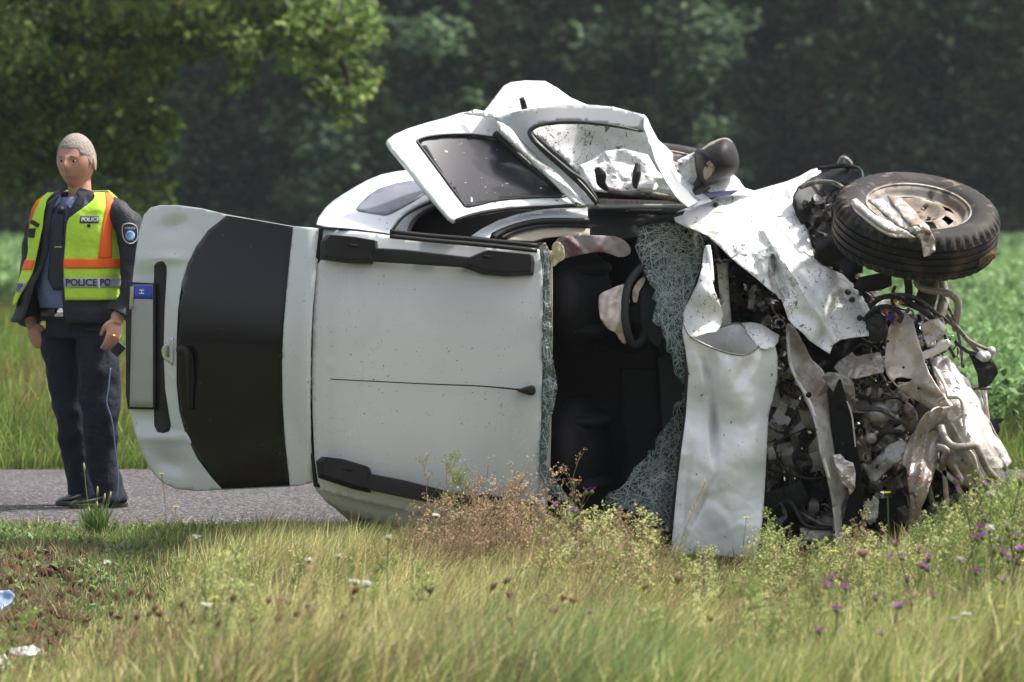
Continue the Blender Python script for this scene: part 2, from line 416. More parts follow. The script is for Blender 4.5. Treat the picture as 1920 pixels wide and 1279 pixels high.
def roadz(X, Y):
    return .012 + .02 * (1 - ((Y - 26.1) / 2.6) ** 2) - .3 * (1 - ss(23.55, 23.80, Y)) + .012 * (fbm(X * 4, Y * 4, 41) - .5) * (1 - ss(23.8, 24.3, Y))
rd = gridmesh('road', xr, yr, roadz, asph); props(rd, kind='structure')
# ragged edges of the road: strips of gravel and soil lapping over the asphalt
fieldm = mat('field_soil', (.05, .07, .03), .95, 0, .1, blotch=(.5, .4, .6, (.12, .19, .08)))
fl = gridmesh('field', np.linspace(-900, 900, 60), np.linspace(57, 900, 130), lambda X, Y: .16 + .06 * fbm(X * .05, Y * .05) - .5 * (1 - ss(57, 70, Y)), fieldm); props(fl, kind='structure')

# ---- leaves, blades: numpy generators
leafm = mat('foliage', (.1, .1, .05), .6, 0, .25, attr=True, backtrans=.35)
bladem = mat('grass_blades', (.1, .1, .05), .55, 0, .3, attr=True, backtrans=.40)
def blades(x, y, z, h, wd, lx, ly, colr, curve=.5, ang=None):
    n = len(x); ts = np.array([0, .4, .75, 1.0]); ws = np.array([1.0, .8, .45, 0])
    if ang is None: ang = rng.uniform(-.9, .9, n)
    dx, dy = np.cos(ang), np.sin(ang)
    V = np.zeros((n, 7, 3)); k = 0
    for t, wq in zip(ts, ws):
        bx = x + lx * h * (t ** (1 + curve)) ; by = y + ly * h * (t ** (1 + curve)); bz = z + h * t * np.sqrt(np.clip(1 - .45 * (lx ** 2 + ly ** 2) * t, .2, 1))
        if wq > 0:
            V[:, k] = np.stack([bx - dx * wd * wq / 2, by - dy * wd * wq / 2, bz], 1)
            V[:, k + 1] = np.stack([bx + dx * wd * wq / 2, by + dy * wd * wq / 2, bz], 1); k += 2
        else: V[:, k] = np.stack([bx, by, bz], 1); k += 1
    b = (np.arange(n) * 7)[:, None]
    F = np.concatenate([b + np.array([[0, 1, 3]]), b + np.array([[0, 3, 2]]), b + np.array([[2, 3, 5]]), b + np.array([[2, 5, 4]]), b + np.array([[4, 5, 6]])], 0)
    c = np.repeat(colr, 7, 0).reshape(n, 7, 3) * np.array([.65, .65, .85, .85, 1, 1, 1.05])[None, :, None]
    return V.reshape(-1, 3), F, c.reshape(-1, 3)
def pick(pal, n, wts=None, jit=.18):
    pal = np.array(pal); i = rng.choice(len(pal), n, p=wts); c = pal[i] * (1 + rng.uniform(-jit * 1.9, jit * 1.9, (n, 1))); return c
def X_at(px, Y): return (px - 960) / FPX * Y
def PX(x, Y): return 960 + x / Y * FPX
def PYz(z, Y): return 370 + (CAMH - z) / Y * FPX
G1 = (.40, .43, .14); G2 = (.27, .34, .10); G3 = (.62, .56, .25); G4 = (.78, .68, .38); G5 = (.15, .21, .065); BR = (.34, .26, .15); BR2 = (.22, .165, .10)
def top_limit(px):
    """height line in the picture that the grass tips reach"""
    return np.interp(px, [-100, 0, 130, 200, 300, 380, 480, 560, 640, 780, 860, 950, 1050, 1150, 1260, 1350, 1430, 1600, 1720, 1800, 1870, 1960, 2100],
                         [1120, 1110, 1100, 1080, 1050, 1010, 985, 985, 985, 985, 985, 975, 985, 1000, 1035, 1050, 1040, 1020, 985, 955, 905, 860, 860])
def front_grass(n, pal_f, hmin, hmax, lean, name, wd=(.004, .011), yr=(15.2, 23.4), pxr=(-420, 2340), lim=0, mod=None, seed=1):
    u = rng.random(n); Y = yr[0] + (yr[1] - yr[0]) * u; px = rng.uniform(*pxr, n); x = X_at(px, Y); z = gz(x, Y) - .01
    pat = fbm(x * 2.2, Y * 1.2, seed); h = hmin + (hmax - hmin) * (.35 * rng.random(n) + .65 * pat)
    if mod is not None: h = h * mod(px, Y)
    zlim = CAMH - (top_limit(px) + lim + rng.normal(0, 14, n) + np.maximum(0, 22.3 - Y) * 27 - 370) * Y / FPX
    h = np.minimum(h, zlim - z); keep = h > .04
    x, Y, z, h, px, pat = x[keep], Y[keep], z[keep], h[keep], px[keep], pat[keep]; n = len(x)
    c = pal_f(px, Y, pat, n)
    lx = rng.normal(lean, .30, n) + .5 * (fbm(x * 3.2, Y * 1.4, 55) - .5); ly = rng.normal(0, .28, n)
    return blades(x, Y, z, h, rng.uniform(*wd, n) * (1 + .12 * np.clip(21 - Y, 0, 9)), lx, ly, c, .8)
def palette(px, Y, pat, n):
    straw = np.clip(.16 + .7 * np.exp(-((px - 700) / 420) ** 2) + 1.0 * (pat - .5), 0, 1)
    left = 1 - ss(250, 480, px); right = ss(1300, 1650, px)
    g = pick([G1, G2, G5], n, [.5, .35, .15]); s = pick([G3, G4, (.52, .53, .20)], n, [.4, .25, .35]); b = pick([BR, BR2, (.3, .2, .1)], n)
    r = rng.random(n)
    out = np.where((r < .25 + .55 * straw * (1 - .4 * left) * (1 - .35 * right))[:, None], s, g)
    brown = .06 + .22 * left * ss(.4, .7, pat) + .28 * np.exp(-((px - 900) / 150) ** 2) * ss(20, 22, Y) + .16 * right * ss(.45, .7, pat) + .10 * np.exp(-((px - 1150) / 200) ** 2)
    out = np.where((rng.random(n) < brown)[:, None], b, out)
    x_ = X_at(px, Y); big = fbm(x_ * 1.1 + 7, Y * .55, 77); out = np.where((rng.random(n) < .55 * ss(.52, .74, big))[:, None], pick([BR, BR2, G5, (.24, .20, .08)], n), out) * (.62 + .75 * fbm(x_ * 5, Y * 2.2, 78))[:, None]
    green = np.exp(-((px - 1120) / 260) ** 2) * (1 - ss(17, 18.6, Y))
    out = np.where((rng.random(n) < .5 * green)[:, None], pick([(.19, .30, .09), (.25, .36, .12)], n), out)
    return out
# tall grass between the camera and the car
mod1 = lambda px, Y: (1 - .85 * (1 - ss(180, 440, px)) * ss(18.9, 20.3, Y)) * (1 - .72 * (1 - ss(90, 170, px)) * ss(16.4, 17.2, Y))
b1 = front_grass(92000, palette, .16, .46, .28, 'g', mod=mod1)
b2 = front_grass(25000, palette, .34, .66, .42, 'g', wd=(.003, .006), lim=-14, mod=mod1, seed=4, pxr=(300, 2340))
def stack(bs):
    Vs, Fs, Cs, o = [], [], [], 0
    for V, F, c in bs: Vs.append(V); Fs.append(F + o); Cs.append(c); o += len(V)
    return np.concatenate(Vs), np.concatenate(Fs), np.concatenate(Cs)
V, F, c = stack([b1, b2])
o = mknp('tall_grass', V, F, bladem, colors=c); props(o, 'tall sunlit straw and green grass along the foreground verge', 'grass', kind='stuff')
# short rough turf by the near edge of the road and the torn bank (left)
def turf(n, pxr, yr, hr, pal, wts=None, dens=None, wd=(.004, .008), lean=.05):
    Y = rng.uniform(*yr, n); px = rng.uniform(*pxr, n); x = X_at(px, Y)
    if dens is not None:
        k = rng.random(n) < dens(x, Y, px); Y, px, x = Y[k], px[k], x[k]; n = len(x)
    z = gz(x, Y) - .005; h = rng.uniform(*hr, n) * (.5 + fbm(x * 3, Y * 3, 8))
    return blades(x, Y, z, h, rng.uniform(*wd, n), rng.normal(lean, .5, n), rng.normal(0, .4, n), pick(pal, n, wts), .5)
soilmask = lambda x, Y, px: np.clip(1.15 - 1.6 * np.exp(-((px - 60) / 130) ** 2) * ss(19.3, 20, Y) * (1 - ss(22.6, 23.2, Y)), .12, 1)
bs = [turf(28000, (-420, 700), (20.0, 23.75), (.02, .075), [G2, G5, (.17, .26, .07), BR, G3], [.3, .2, .3, .1, .1], soilmask),
      turf(9000, (-420, 1100), (23.2, 24.0), (.02, .07), [G2, G5, G3, BR], [.3, .25, .25, .2], lambda x, Y, px: fbm(x * 4, Y * 4, 2) * 1.3 * (1 - ss(23.5, 24.0, Y))),
      turf(3500, (-60, 420), (19.4, 23), (.03, .09), [BR, BR2, (.30, .23, .13)], None, None)]
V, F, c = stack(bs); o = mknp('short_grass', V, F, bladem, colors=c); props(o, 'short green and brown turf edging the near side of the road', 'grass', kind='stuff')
# broad leaves of ground weeds, left
def leaves(x, y, z, size, colr, up=.5, asp=.55):
    n = len(x); a = rng.uniform(0, 2 * np.pi, n); t = rng.normal(up, .35, n)
    d = np.stack([np.cos(a) * np.cos(t), np.sin(a) * np.cos(t), np.sin(t)], 1)
    s = np.stack([-np.sin(a), np.cos(a), rng.normal(0, .3, n)], 1); p = np.stack([x, y, z], 1)
    sz = size[:, None]
    nrm = np.cross(d, s) * .12
    V = np.stack([p, p + d * sz * .45 + s * sz * asp * .5 + nrm * sz, p + d * sz, p + d * sz * .45 - s * sz * asp * .5 + nrm * sz], 1)
    b = (np.arange(n) * 4)[:, None]; F = np.concatenate([b + np.array([[0, 1, 2]]), b + np.array([[0, 2, 3]])], 0)
    return V.reshape(-1, 3), F, np.repeat(colr, 4, 0)
n = 42000; Y = rng.uniform(20.6, 23.7, n); px = rng.uniform(-420, 520, n); x = X_at(px, Y)
k = (rng.random(n) < ss(.42, .62, fbm(x * 2.5, Y * 2.5, 11)) * soilmask(x, Y, px)); x, Y = x[k], Y[k]
V, F, c = leaves(x, Y, gz(x, Y) + .01, rng.uniform(.018, .052, len(x)), pick([(.17, .25, .08), (.24, .33, .14), (.34, .40, .26), (.11, .17, .05)], len(x), [.4, .25, .1, .25]))
o = mknp('ground_weeds', V, F, leafm, colors=c); props(o, 'low broad leaved weeds on the verge in front of the police officer', 'weeds', kind='stuff')

# verge beyond the road: bright long grass
n = 80000; Y = 28.7 + (75 - 28.7) * rng.random(n) ** 1.5; px = rng.uniform(-420, 2340, n)
kk = ((px < 760) | (px > 1600) | (rng.random(n) < .3)); Y, px = Y[kk], px[kk]; kk = (px < 1500) | (Y < 29.6 + 1.6 * rng.random(len(Y))); Y, px = Y[kk], px[kk]; n = len(Y); x = X_at(px, Y)
h = rng.uniform(.12, .38, n) * (.6 + .8 * fbm(x * .8, Y * .5, 3)) * (.5 + .5 * ss(28.7, 30, Y))
pal = pick([(.17, .27, .05), (.22, .31, .07), (.11, .19, .04), (.28, .31, .10)], n, [.35, .3, .2, .15])
yel = (fbm(x * .35, Y * .18, 21) + .25 * ss(45, 60, Y) * (px < 200))[:, None]; pal = np.where(rng.random((n, 1)) < ss(.55, .85, yel), pick([(.28, .24, .08), (.22, .17, .07)], n), pal)
V, F, c = blades(x, Y, gz(x, Y), h, rng.uniform(.006, .016, n) * (Y / 30), rng.normal(.15, .3, n), rng.normal(0, .2, n), pal, .8)
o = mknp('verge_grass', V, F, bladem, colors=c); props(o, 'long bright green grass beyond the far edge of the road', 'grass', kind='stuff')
# crop leaves of the field
n = 100000; Y = 58 + (150 - 58) * rng.random(n) ** 1.1; px = rng.uniform(-350, 2270, n)
Y = np.concatenate([Y, rng.uniform(30.2, 62, 45000)]); px = np.concatenate([px, rng.uniform(1560, 2060, 45000)])
kk = ((px < 640) | (px > 1560) | (rng.random(len(px)) < .25)); Y, px = Y[kk], px[kk]; n = len(Y); x = X_at(px, Y)
pal = pick([(.15, .26, .09), (.18, .30, .11), (.21, .33, .14), (.12, .20, .07)], n, [.3, .3, .2, .2]) * ((.75 + .5 * fbm(x * .4, Y * .12, 31)) * (1 - .30 * ss(85, 140, Y)))[:, None]
V, F, c = leaves(x, Y, .2 + rng.uniform(0, .28, n), rng.uniform(.07, .14, n) * (.45 + Y / 120), pal, .6, .7)
o = mknp('field_crop', V, F, leafm, colors=c); props(o, 'leafy green crop covering the field behind the road', 'crop', kind='stuff')

# ================================================================== FOREST
barkm = mat('bark', (.05, .042, .034), .9, 0, .1, bump=(8, .6, .05))
def crown(clumps, per, size, pal, wts=None, flat=.0, droop=0.0):
    """clumps: list of (cx,cy,cz,rx,ry,rz); leaf faces spread through each clump, denser to its skin"""
    P_, S_, C_ = [], [], []
    for (cx, cy, cz, rx, ry, rz) in clumps:
        n = int(per * (rx * ry * rz) ** (2 / 3)); v = rng.normal(size=(n, 3)); v /= np.linalg.norm(v, axis=1)[:, None]
        r = rng.uniform(.55, 1.08, n)[:, None] * (1 + .28 * (vn(v[:, 0] * 3 + cx, v[:, 2] * 3 + v[:, 1] * 2 + cz, 5)[:, None] - .5))
        P_.append(np.array([cx, cy, cz]) + v * r * np.array([rx, ry, rz])); S_.append(rng.uniform(.6, 1.3, n) * size)
        t = rng.uniform(.8, 1.25); C_.append(pick(pal, n, wts) * t)
    p = np.concatenate(P_); s = np.concatenate(S_); c = np.concatenate(C_)
    return leaves(p[:, 0], p[:, 1], p[:, 2], s, c, -droop + .1, .75)
FP = [(.095, .155, .085), (.13, .20, .105), (.18, .24, .13), (.07, .12, .075)]
def tree_mesh(seed, H, Wd, leaf=.30):
    r = random.Random(seed); cl = []
    for i in range(150):
        t = r.random() ** .9; zz = H * (.04 + .92 * t); rad = Wd * (.62 + .5 * math.sin(math.pi * min(1, .25 + t * .8))) * (1.05 - .55 * t ** 3)
        a = r.uniform(0, 2 * math.pi); q = rad * r.uniform(.35, 1.0); s = r.uniform(.55, 1.15)
        cl.append((q * math.cos(a), q * math.sin(a) * .8, zz, s * 1.15, s, s * .8))
    return crown(cl, 130, leaf, FP, [.3, .35, .15, .2], droop=.2)
def trunk_mesh(H, r0, seed):
    r = random.Random(seed); parts = []
    path = [Vector((r.uniform(-.25, .25) * k, r.uniform(-.2, .2) * k, H * k / 6)) for k in range(7)]
    parts.append(ringtube(path, [r0 * (1 - .14 * k) for k in range(7)], 8))
    for i in range(7):
        k = r.randint(2, 5); a = r.uniform(0, 6.28); L = r.uniform(1.2, 2.6); b = path[k]
        parts.append(ringtube([b, b + Vector((math.cos(a) * L * .5, math.sin(a) * L * .5, L * .35)), b + Vector((math.cos(a) * L, math.sin(a) * L, L * .9))], [r0 * .35, r0 * .22, r0 * .06], 6))
    return merge(parts)
protos = []
for s, (H, W) in enumerate([(15, 3.4), (13, 3.9), (16.5, 3.1)]):
    Vt, Ft, ct = tree_mesh(20 + s, H, W)
    Vk, Fk = trunk_mesh(H * .8, .26, s)
    protos.append((Vt, Ft, ct, Vk, Fk))
front_px = [-360, -210, -60, 95, 240, 372, 520, 660, 800, 930, 1075, 1215, 1340, 1480, 1625, 1765, 1900, 2030, 2180, 2330]
where = ['far outside the left frame edge', 'just outside the left frame edge', 'behind the leafy branches at the far left edge', 'directly behind the police officer', 'between the police officer and the raised tailgate',
         'above the raised tailgate, under the overhanging branches', 'above the rear window of the tailgate', 'left of the upturned rear door',
         'behind the tip of the upturned rear door', 'rising over the peak of the torn door panel', 'behind the window opening of the front door frame',
         'behind the dirty wing mirror', 'just right of the dirty wing mirror', 'above the torn white fender', 'above the left half of the front wheel',
         'above the right half of the front wheel', 'at the right edge, over the green field', 'beyond the right edge of the field', 'just outside the right frame edge', 'far outside the right frame edge']
kinds = ['dark green tree of the forest edge', 'dense round crowned forest tree', 'tall slim dark forest tree']
src = []
for i, px in enumerate(front_px):
    Y = 147 + random.uniform(-3, 3); k = i % 3
    loc = Vector((X_at(px, Y), Y, .1))
    if len(src) <= k:
        Vt, Ft, ct, Vk, Fk = protos[k]
        e = empty('forest_tree', loc, kinds[k] + ' ' + where[i], 'tree', 'trees along the forest edge')
        L = np.array(loc)
        mknp('crown', Vt + L, Ft, leafm, e, colors=ct); mk('trunk', [Vector(v) + loc for v in Vk], Fk, barkm, e)
        src.append(e)
    else:
        e = copy_tree(src[k]); e.location = loc
        props(e, kinds[k] + ' ' + where[i], 'tree', 'trees along the forest edge')
    e.rotation_euler.z = random.uniform(0, 6.28); s = random.uniform(.92, 1.12); e.scale = (s, s, s)
# the mass of the wood behind the edge trees (one closed stand)
parts = []
for row in range(3):
    for i in range(26):
        k = random.randrange(3); Vt, Ft, ct, _, _ = protos[k]; Y = 152 + row * 5 + random.uniform(-1.5, 1.5); x = X_at(-560 + i * 116 + row * 40, Y)
        a = random.uniform(0, 6.28); ca, sa = math.cos(a), math.sin(a)
        sub = rng.random(len(Ft)) < .22; Q = Vt @ np.array([[ca, sa, 0], [-sa, ca, 0], [0, 0, 1]]) + np.array([x, Y, .1])
        parts.append((Q, Ft[sub], ct * .9))
V, F, c = stack(parts)
o = mknp('forest', V, F, leafm, colors=c); props(o, 'dark mass of woodland behind the trees at the field edge', 'forest', kind='stuff')
# low bushes along the foot of the forest (left)
def bush(px, Y, w_, h_, label):
    loc = Vector((X_at(px, Y), Y, .05)); cl = []
    r = random.Random(int(px) + 900)
    for i in range(11): cl.append((r.uniform(-w_, w_) * .5, r.uniform(-.6, .6), h_ * r.uniform(.25, .8), w_ * .32, .7, h_ * .3))
    V, F, c = crown(cl, 170, .22, [(.05, .07, .04), (.035, .05, .03), (.08, .075, .045)])
    e = empty('bush', loc, label, 'bush', 'bushes at the forest foot')
    mknp('foliage', V + np.array(loc), F, leafm, e, colors=c)
    Vk, Fk = ringtube([(0, 0, 0), (.1, 0, h_ * .5), (.2, .1, h_ * .8)], [.08, .05, .02], 6); mk('stem', [Vector(v) + loc for v in Vk], Fk, barkm, e)
for px, lab in [(-30, 'dark bush at the left frame edge by the forest foot'), (60, 'low brownish bush left of the police officer, beyond the field'), (230, 'low bush seen right of the police officer above the tailgate'), (420, 'low bush behind the raised tailgate'),
                (1800, 'low dark bush beyond the front wheel at the field end'), (1935, 'dark bush at the right frame edge by the forest foot')]:
    bush(px, 142, 2.8, 1.1, lab)

# ================================================================== NEAR TREE with hanging branches, upper left
TY = 62.0
def T(px, py, dy=0): return P(px, py, TY + dy)
rt = random.Random(5)
tl = P(-420, 370, TY); tl.z = .1
tree = empty('overhanging_tree', tl, 'large broad leaved tree with sunlit branches hanging over the upper left corner', 'tree')
cl = []
def ray(px, py, rpx, dy=0, n=1, sp=0):
    for _ in range(n):
        q = T(px + rt.uniform(-sp, sp), py + rt.uniform(-sp, sp) * .7, dy + rt.uniform(-1.2, 1.2)); s = rpx * TY / FPX * rt.uniform(.75, 1.2)
        cl.append((q.x, q.y, q.z, s * 1.2, s, s * .8))
for a in [(0, 60, 55), (90, 40, 60), (190, 30, 60), (300, 30, 60), (400, 25, 50), (500, 15, 50), (600, 20, 48), (665, 25, 40),
          (40, 150, 60), (130, 130, 60), (220, 120, 50), (300, 110, 45), (30, 240, 55), (110, 230, 50), (190, 200, 48), (250, 200, 42), (290, 230, 36),
          (60, 310, 40), (130, 300, 40), (215, 290, 44), (285, 280, 36), (310, 235, 28), (230, 350, 36), (290, 350, 26), (160, 370, 30), (60, 380, 22), (20, 350, 46), (40, 110, 60), (170, 70, 60), (250, 60, 60), (350, 30, 50), (120, 180, 60), (60, 200, 60), (10, 280, 50), (200, 260, 48), (160, 240, 50), (240, 310, 40), (560, 50, 45), (470, 40, 45), (250, 150, 44), (265, 395, 24), (310, 380, 14),
          (420, 70, 44), (520, 60, 44), (600, 80, 44), (660, 80, 38), (690, 60, 25), (455, 110, 30), (455, 145, 20), (440, 165, 14), (560, 110, 34),
          (640, 130, 42), (680, 140, 26), (620, 170, 34), (660, 180, 28), (645, 215, 22), (640, 232, 12), (690, 165, 14), (340, 60, 50), (380, 100, 26)]:
    ray(*a, n=2, sp=a[2] * .35)
for _ in range(70): ray(rt.uniform(-700, 20), rt.uniform(-500, 330), 75, rt.uniform(-2.5, 2.5))
for _ in range(60): ray(rt.uniform(-500, 720), rt.uniform(-620, -30), 70, rt.uniform(-2.5, 2.5))
V, F, c = crown(cl, 1900, .115, [(.15, .23, .06), (.21, .30, .08), (.12, .18, .055), (.28, .34, .09), (.07, .11, .04), (.22, .15, .05)], [.28, .25, .22, .07, .17, .01], droop=.6)
print('near leaves', len(F))
mknp('crown', V, F, leafm, tree, colors=c)
tb = [ringtube(catmull([tl, tl + Vector((.1, 0, 2)), tl + Vector((.4, 0, 4.5)), tl + Vector((.8, .2, 7.5))], 4), [.38 - .02 * i for i in range(13)], 12)]
def limb2(pts, r0, r1):
    q = catmull([T(*p) for p in pts], 5); tb.append(ringtube(q, [r0 + (r1 - r0) * i / (len(q) - 1) for i in range(len(q))], 7))
limb2([(-360, 60, 0), (-150, 150, 0), (0, 205, 0), (60, 255, -.3), (100, 285, -.3), (150, 320, -.3)], .12, .02)
limb2([(-330, -60, 0), (-50, -20, .5), (150, 20, .5), (260, 55, .3), (360, 80, 0), (450, 90, 0)], .13, .025)
limb2([(-330, -160, 0), (0, -120, 0), (300, -60, 0), (500, 0, 0), (600, 60, 0), (650, 140, 0), (645, 200, 0)], .14, .015)
limb2([(150, 20, .5), (190, 90, .2), (230, 180, 0), (260, 260, 0), (285, 330, 0)], .05, .012)
limb2([(300, -60, 0), (380, 0, 0), (430, 60, 0), (450, 130, 0)], .05, .01)
V_, F_ = merge(tb); mk('trunk', V_, F_, barkm, tree)

# ================================================================== THE WRECK, lying on its right side with the roof towards the viewer
carloc = C(900, 990, .7); carloc.z = 0
car = empty('crashed_car', carloc, 'wrecked white hatchback lying on its side, roof facing the viewer and front end torn open', 'car')
def dark(name, ol, d, parent=car, m='interior', **k): return sheet(name, ol, d, M[m], parent, thick=.004, **k)

# ---- roof
def roofd(x, y):
    u = (y - 700) / 260.0; v = min(0.0, (x - 690) / 110.0)
    step = .0 if x > 622 else .006
    return .07 * abs(u) ** 3.2 + .05 * v * v + .012 * math.sin((x - 600) / 130.0) ** 2 + step
roof_ol = [(604, 428), (640, 431), (700, 437), (735, 442), (800, 449), (900, 458), (1012, 468), (1019, 520), (1017, 700), (1013, 850), (1008, 985),
           (900, 985), (800, 968), (700, 945), (640, 930), (598, 918), (590, 860), (586, 780), (585, 700), (587, 600), (593, 500)]
roof = sheet('roof', roof_ol, roofd, M['paint'], car, step=9, thick=.004)
# front roof header: broken edge, bonded glass remnants
sheet('roof_header', [(1010, 462), (1022, 455), (1031, 470), (1033, 560), (1032, 700), (1030, 850), (1026, 960), (1008, 984), (1013, 850), (1017, 700), (1019, 520)], .035, M['steel_grey'], car, step=8)
ptube('header_seal', [(1033, 470, .05), (1034, 600, .05), (1032, 760, .05), (1028, 930, .05)], .006, M['beige'], car)
ptube('ditch_seam', [(601, 427, .075), (660, 431, .09), (736, 441, .085)], .006, M['seal'], car)
# ---- roof rails
def rail(feet1, bar, feet2, label, slots):
    b = sheet('roof_rail', bar, -.045, M['plastic'], car, step=12, thick=.045, off=-1); bevel(b, .008, 2); b['label'] = label
    f1 = chamfer('rail_foot', feet1[0], .04, -.055, M['plastic'], b, k=.86, lift=feet1[1]); f2 = chamfer('rail_foot', feet2[0], .04, -.055, M['plastic'], b, k=.86, lift=feet2[1])
    for s in slots: sheet('rail_slot', s, -.0585, M['interior'], b, thick=.001, step=20)
    return b
rail(([(601, 452), (612, 440), (660, 444), (708, 452), (709, 468), (700, 480), (700, 495), (650, 494), (600, 487)], (2, -4)),
     [(690, 464), (760, 468), (880, 482), (905, 476), (905, 503), (870, 502), (780, 496), (686, 490)],
     ([(866, 501), (880, 482), (908, 470), (1000, 479), (1003, 492), (1001, 516), (950, 519), (905, 515)], (3, -5)), 'upper roof rail, clean against the grey roof',
     [[(650, 461), (656, 457), (674, 458), (668, 464)], [(901, 482), (908, 478), (924, 480), (916, 484)]])
rail(([(592, 865), (604, 856), (640, 861), (694, 877), (697, 888), (690, 905), (696, 925), (660, 917), (596, 896)], (2, -4)),
     [(668, 893), (694, 889), (760, 902), (840, 922), (960, 943), (960, 966), (880, 956), (780, 938), (700, 921), (668, 912)],
     ([(868, 942), (905, 925), (960, 937), (1004, 947), (1002, 985), (940, 975), (880, 962)], (3, -4)), 'lower roof rail, half hidden by weeds',
     [[(640, 879), (648, 876), (664, 881), (656, 885)]])
# ---- aerial
ae = ptube('antenna', [(619, 711, -.012), (700, 715, -.035), (800, 720, -.045), (900, 724, -.045), (968, 730, -.03), (990, 732, -.018)], [.0022, .0024, .0027, .003, .004, .008], M['plastic'], car, n=7)
chamfer('antenna_base', [(968, 732), (980, 727), (990, 724), (999, 722), (1004, 727), (1005, 735), (1001, 741), (992, 741), (982, 738)], .0, -.045, M['plastic'], ae, k=.7)
# ---- flank behind the roof (upper side of the car as it lies)
qp = idw([(600, 424, .09), (660, 431, .11), (730, 438, .13), (593, 418, .16), (625, 376, .55), (690, 336, .72), (735, 322, .78), (800, 316, .85), (870, 316, .85), (700, 400, .34), (780, 385, .36), (800, 372, .42), (860, 345, .55), (650, 400, .30)])
q_ol = [(593, 420), (597, 408), (610, 390), (625, 376), (640, 366), (668, 349), (690, 337), (715, 327), (745, 321), (770, 318), (830, 315), (900, 318), (930, 340), (880, 352), (815, 371), (790, 382), (765, 395), (748, 410), (736, 425), (730, 438), (700, 435), (650, 429), (606, 424)]
qpan = sheet('quarter_panel', q_ol, qp, M['paint_side'], car, step=9, thick=.004)
gl = sheet('quarter_window', [(667, 392), (676, 380), (692, 365), (712, 353), (740, 344), (768, 339), (800, 337), (838, 338), (842, 352), (800, 362), (775, 378), (750, 392), (735, 400), (722, 404), (695, 400), (672, 396)], lambda x, y: qp(x, y) - .006, M['quarterglass'], qpan, step=9, thick=.003)
# rear upper flank reaching back to the underbody
def loft(name, lines, m, parent, thick=.004):
    n = len(lines[0]); V = [p for l in lines for p in l]; F = []
    for a in range(len(lines) - 1):
        for i in range(n - 1): F.append((a * n + i, a * n + i + 1, (a + 1) * n + i + 1, (a + 1) * n + i))
    o = mk(name, V, F, m, parent)
    if thick: solid(o, thick, 0)
    return o
def zline(pts, base=C): return [base(*p) for p in pts]
loft('body_side', [zline([(625, 377, .56), (690, 338, .73), (745, 322, .79), (830, 316, .85), (960, 330, .85), (1100, 352, .8)]),
                   zline([(640, 376, .8), (700, 342, 1.0), (750, 330, 1.05), (840, 326, 1.1), (960, 340, 1.1), (1100, 362, 1.05)]),
                   zline([(680, 384, 1.2), (720, 360, 1.4), (770, 350, 1.45), (850, 348, 1.45), (960, 356, 1.45), (1100, 372, 1.4)])], M['paint_side'], car)
loft('tail_panel', [zline([(600, 424, .1), (596, 600, .1), (598, 780, .1), (606, 930, .14)]), zline([(625, 377, .56), (612, 600, .6), (616, 780, .6), (640, 960, .5)]),
                    zline([(660, 384, 1.3), (640, 600, 1.4), (640, 780, 1.4), (670, 985, 1.3)])], M['interior'], car)
loft('underbody', [zline([(680, 384, 1.25), (840, 348, 1.46), (1100, 372, 1.42), (1300, 420, 1.3)]), zline([(680, 700, 1.5), (840, 700, 1.5), (1100, 700, 1.5), (1300, 700, 1.4)]),
                   zline([(680, 985, 1.3), (840, 1000, 1.35), (1100, 1010, 1.35), (1300, 1020, 1.3)])], M['grime'], car)
# ---- side openings above the roof line
ring = sheet('door_aperture', [(731, 437), (738, 424), (750, 409), (767, 395), (792, 381), (818, 370), (850, 358), (900, 352), (905, 362), (860, 372), (830, 382), (800, 394), (782, 406), (770, 420), (764, 434), (764, 441)], idw([(735, 430, .17), (800, 375, .42), (900, 355, .55), (770, 430, .24), (800, 396, .36), (900, 362, .5)]), M['silver'], car, step=8)
ptube('door_seal', [(766, 440, .2), (768, 428, .25), (782, 408, .31), (806, 393, .36), (850, 376, .42), (900, 366, .46)], .010, M['seal'], car)
ptube('door_seal', [(738, 430, .15), (752, 411, .2), (772, 396, .27), (800, 382, .34), (850, 362, .46)], .006, M['seal'], car)
side_dark = dark('side_lining', [(764, 440), (776, 415), (800, 398), (850, 380), (930, 372), (1110, 372), (1300, 378), (1300, 440), (1110, 446), (1012, 452), (900, 452)], lambda x, y: .34 + (445 - y) * .003)
arc = sheet('side_pillar', [(884, 442), (905, 428), (935, 413), (970, 402), (1010, 394), (1055, 389), (1102, 386), (1102, 409), (1050, 408), (1000, 411), (965, 418), (940, 427), (922, 436), (918, 446)], idw([(885, 440, .13), (940, 412, .22), (1000, 395, .27), (1100, 386, .3), (1100, 408, .22), (960, 420, .18), (925, 440, .12)]), M['paint_side'], car, step=7)
ptube('door_seal', [(925, 446, .12), (945, 433, .15), (975, 422, .18), (1020, 414, .2), (1105, 414, .2)], .013, M['seal'], car)
ptube('door_seal', [(940, 447, .13), (962, 436, .16), (1000, 426, .19), (1040, 422, .21), (1100, 423, .21)], .009, M['seal'], car)
sheet('pillar_trim', [(948, 450), (965, 440), (990, 433), (1025, 427), (1060, 425), (1106, 429), (1106, 441), (1060, 442), (1020, 446), (1000, 452)], lambda x, y: .14 + (450 - y) * .003, M['beige'], car, step=7)
ptube('drip_moulding', [(731, 434, .05), (800, 442, .045), (900, 450, .04), (1008, 461, .035)], .0105, M['plastic'], car, n=8)
ptube('drip_moulding', [(731, 443, .04), (800, 450, .03), (900, 459, .025), (1008, 470, .02)], .010, M['seal'], car, n=8)
bp = sheet('belt_panel', [(1100, 387), (1130, 384), (1290, 386), (1300, 398), (1280, 412), (1240, 424), (1210, 430), (1200, 442), (1180, 448), (1100, 444)], lambda x, y: .22 + (440 - y) * .0035, M['blackpaint'], car, step=9)
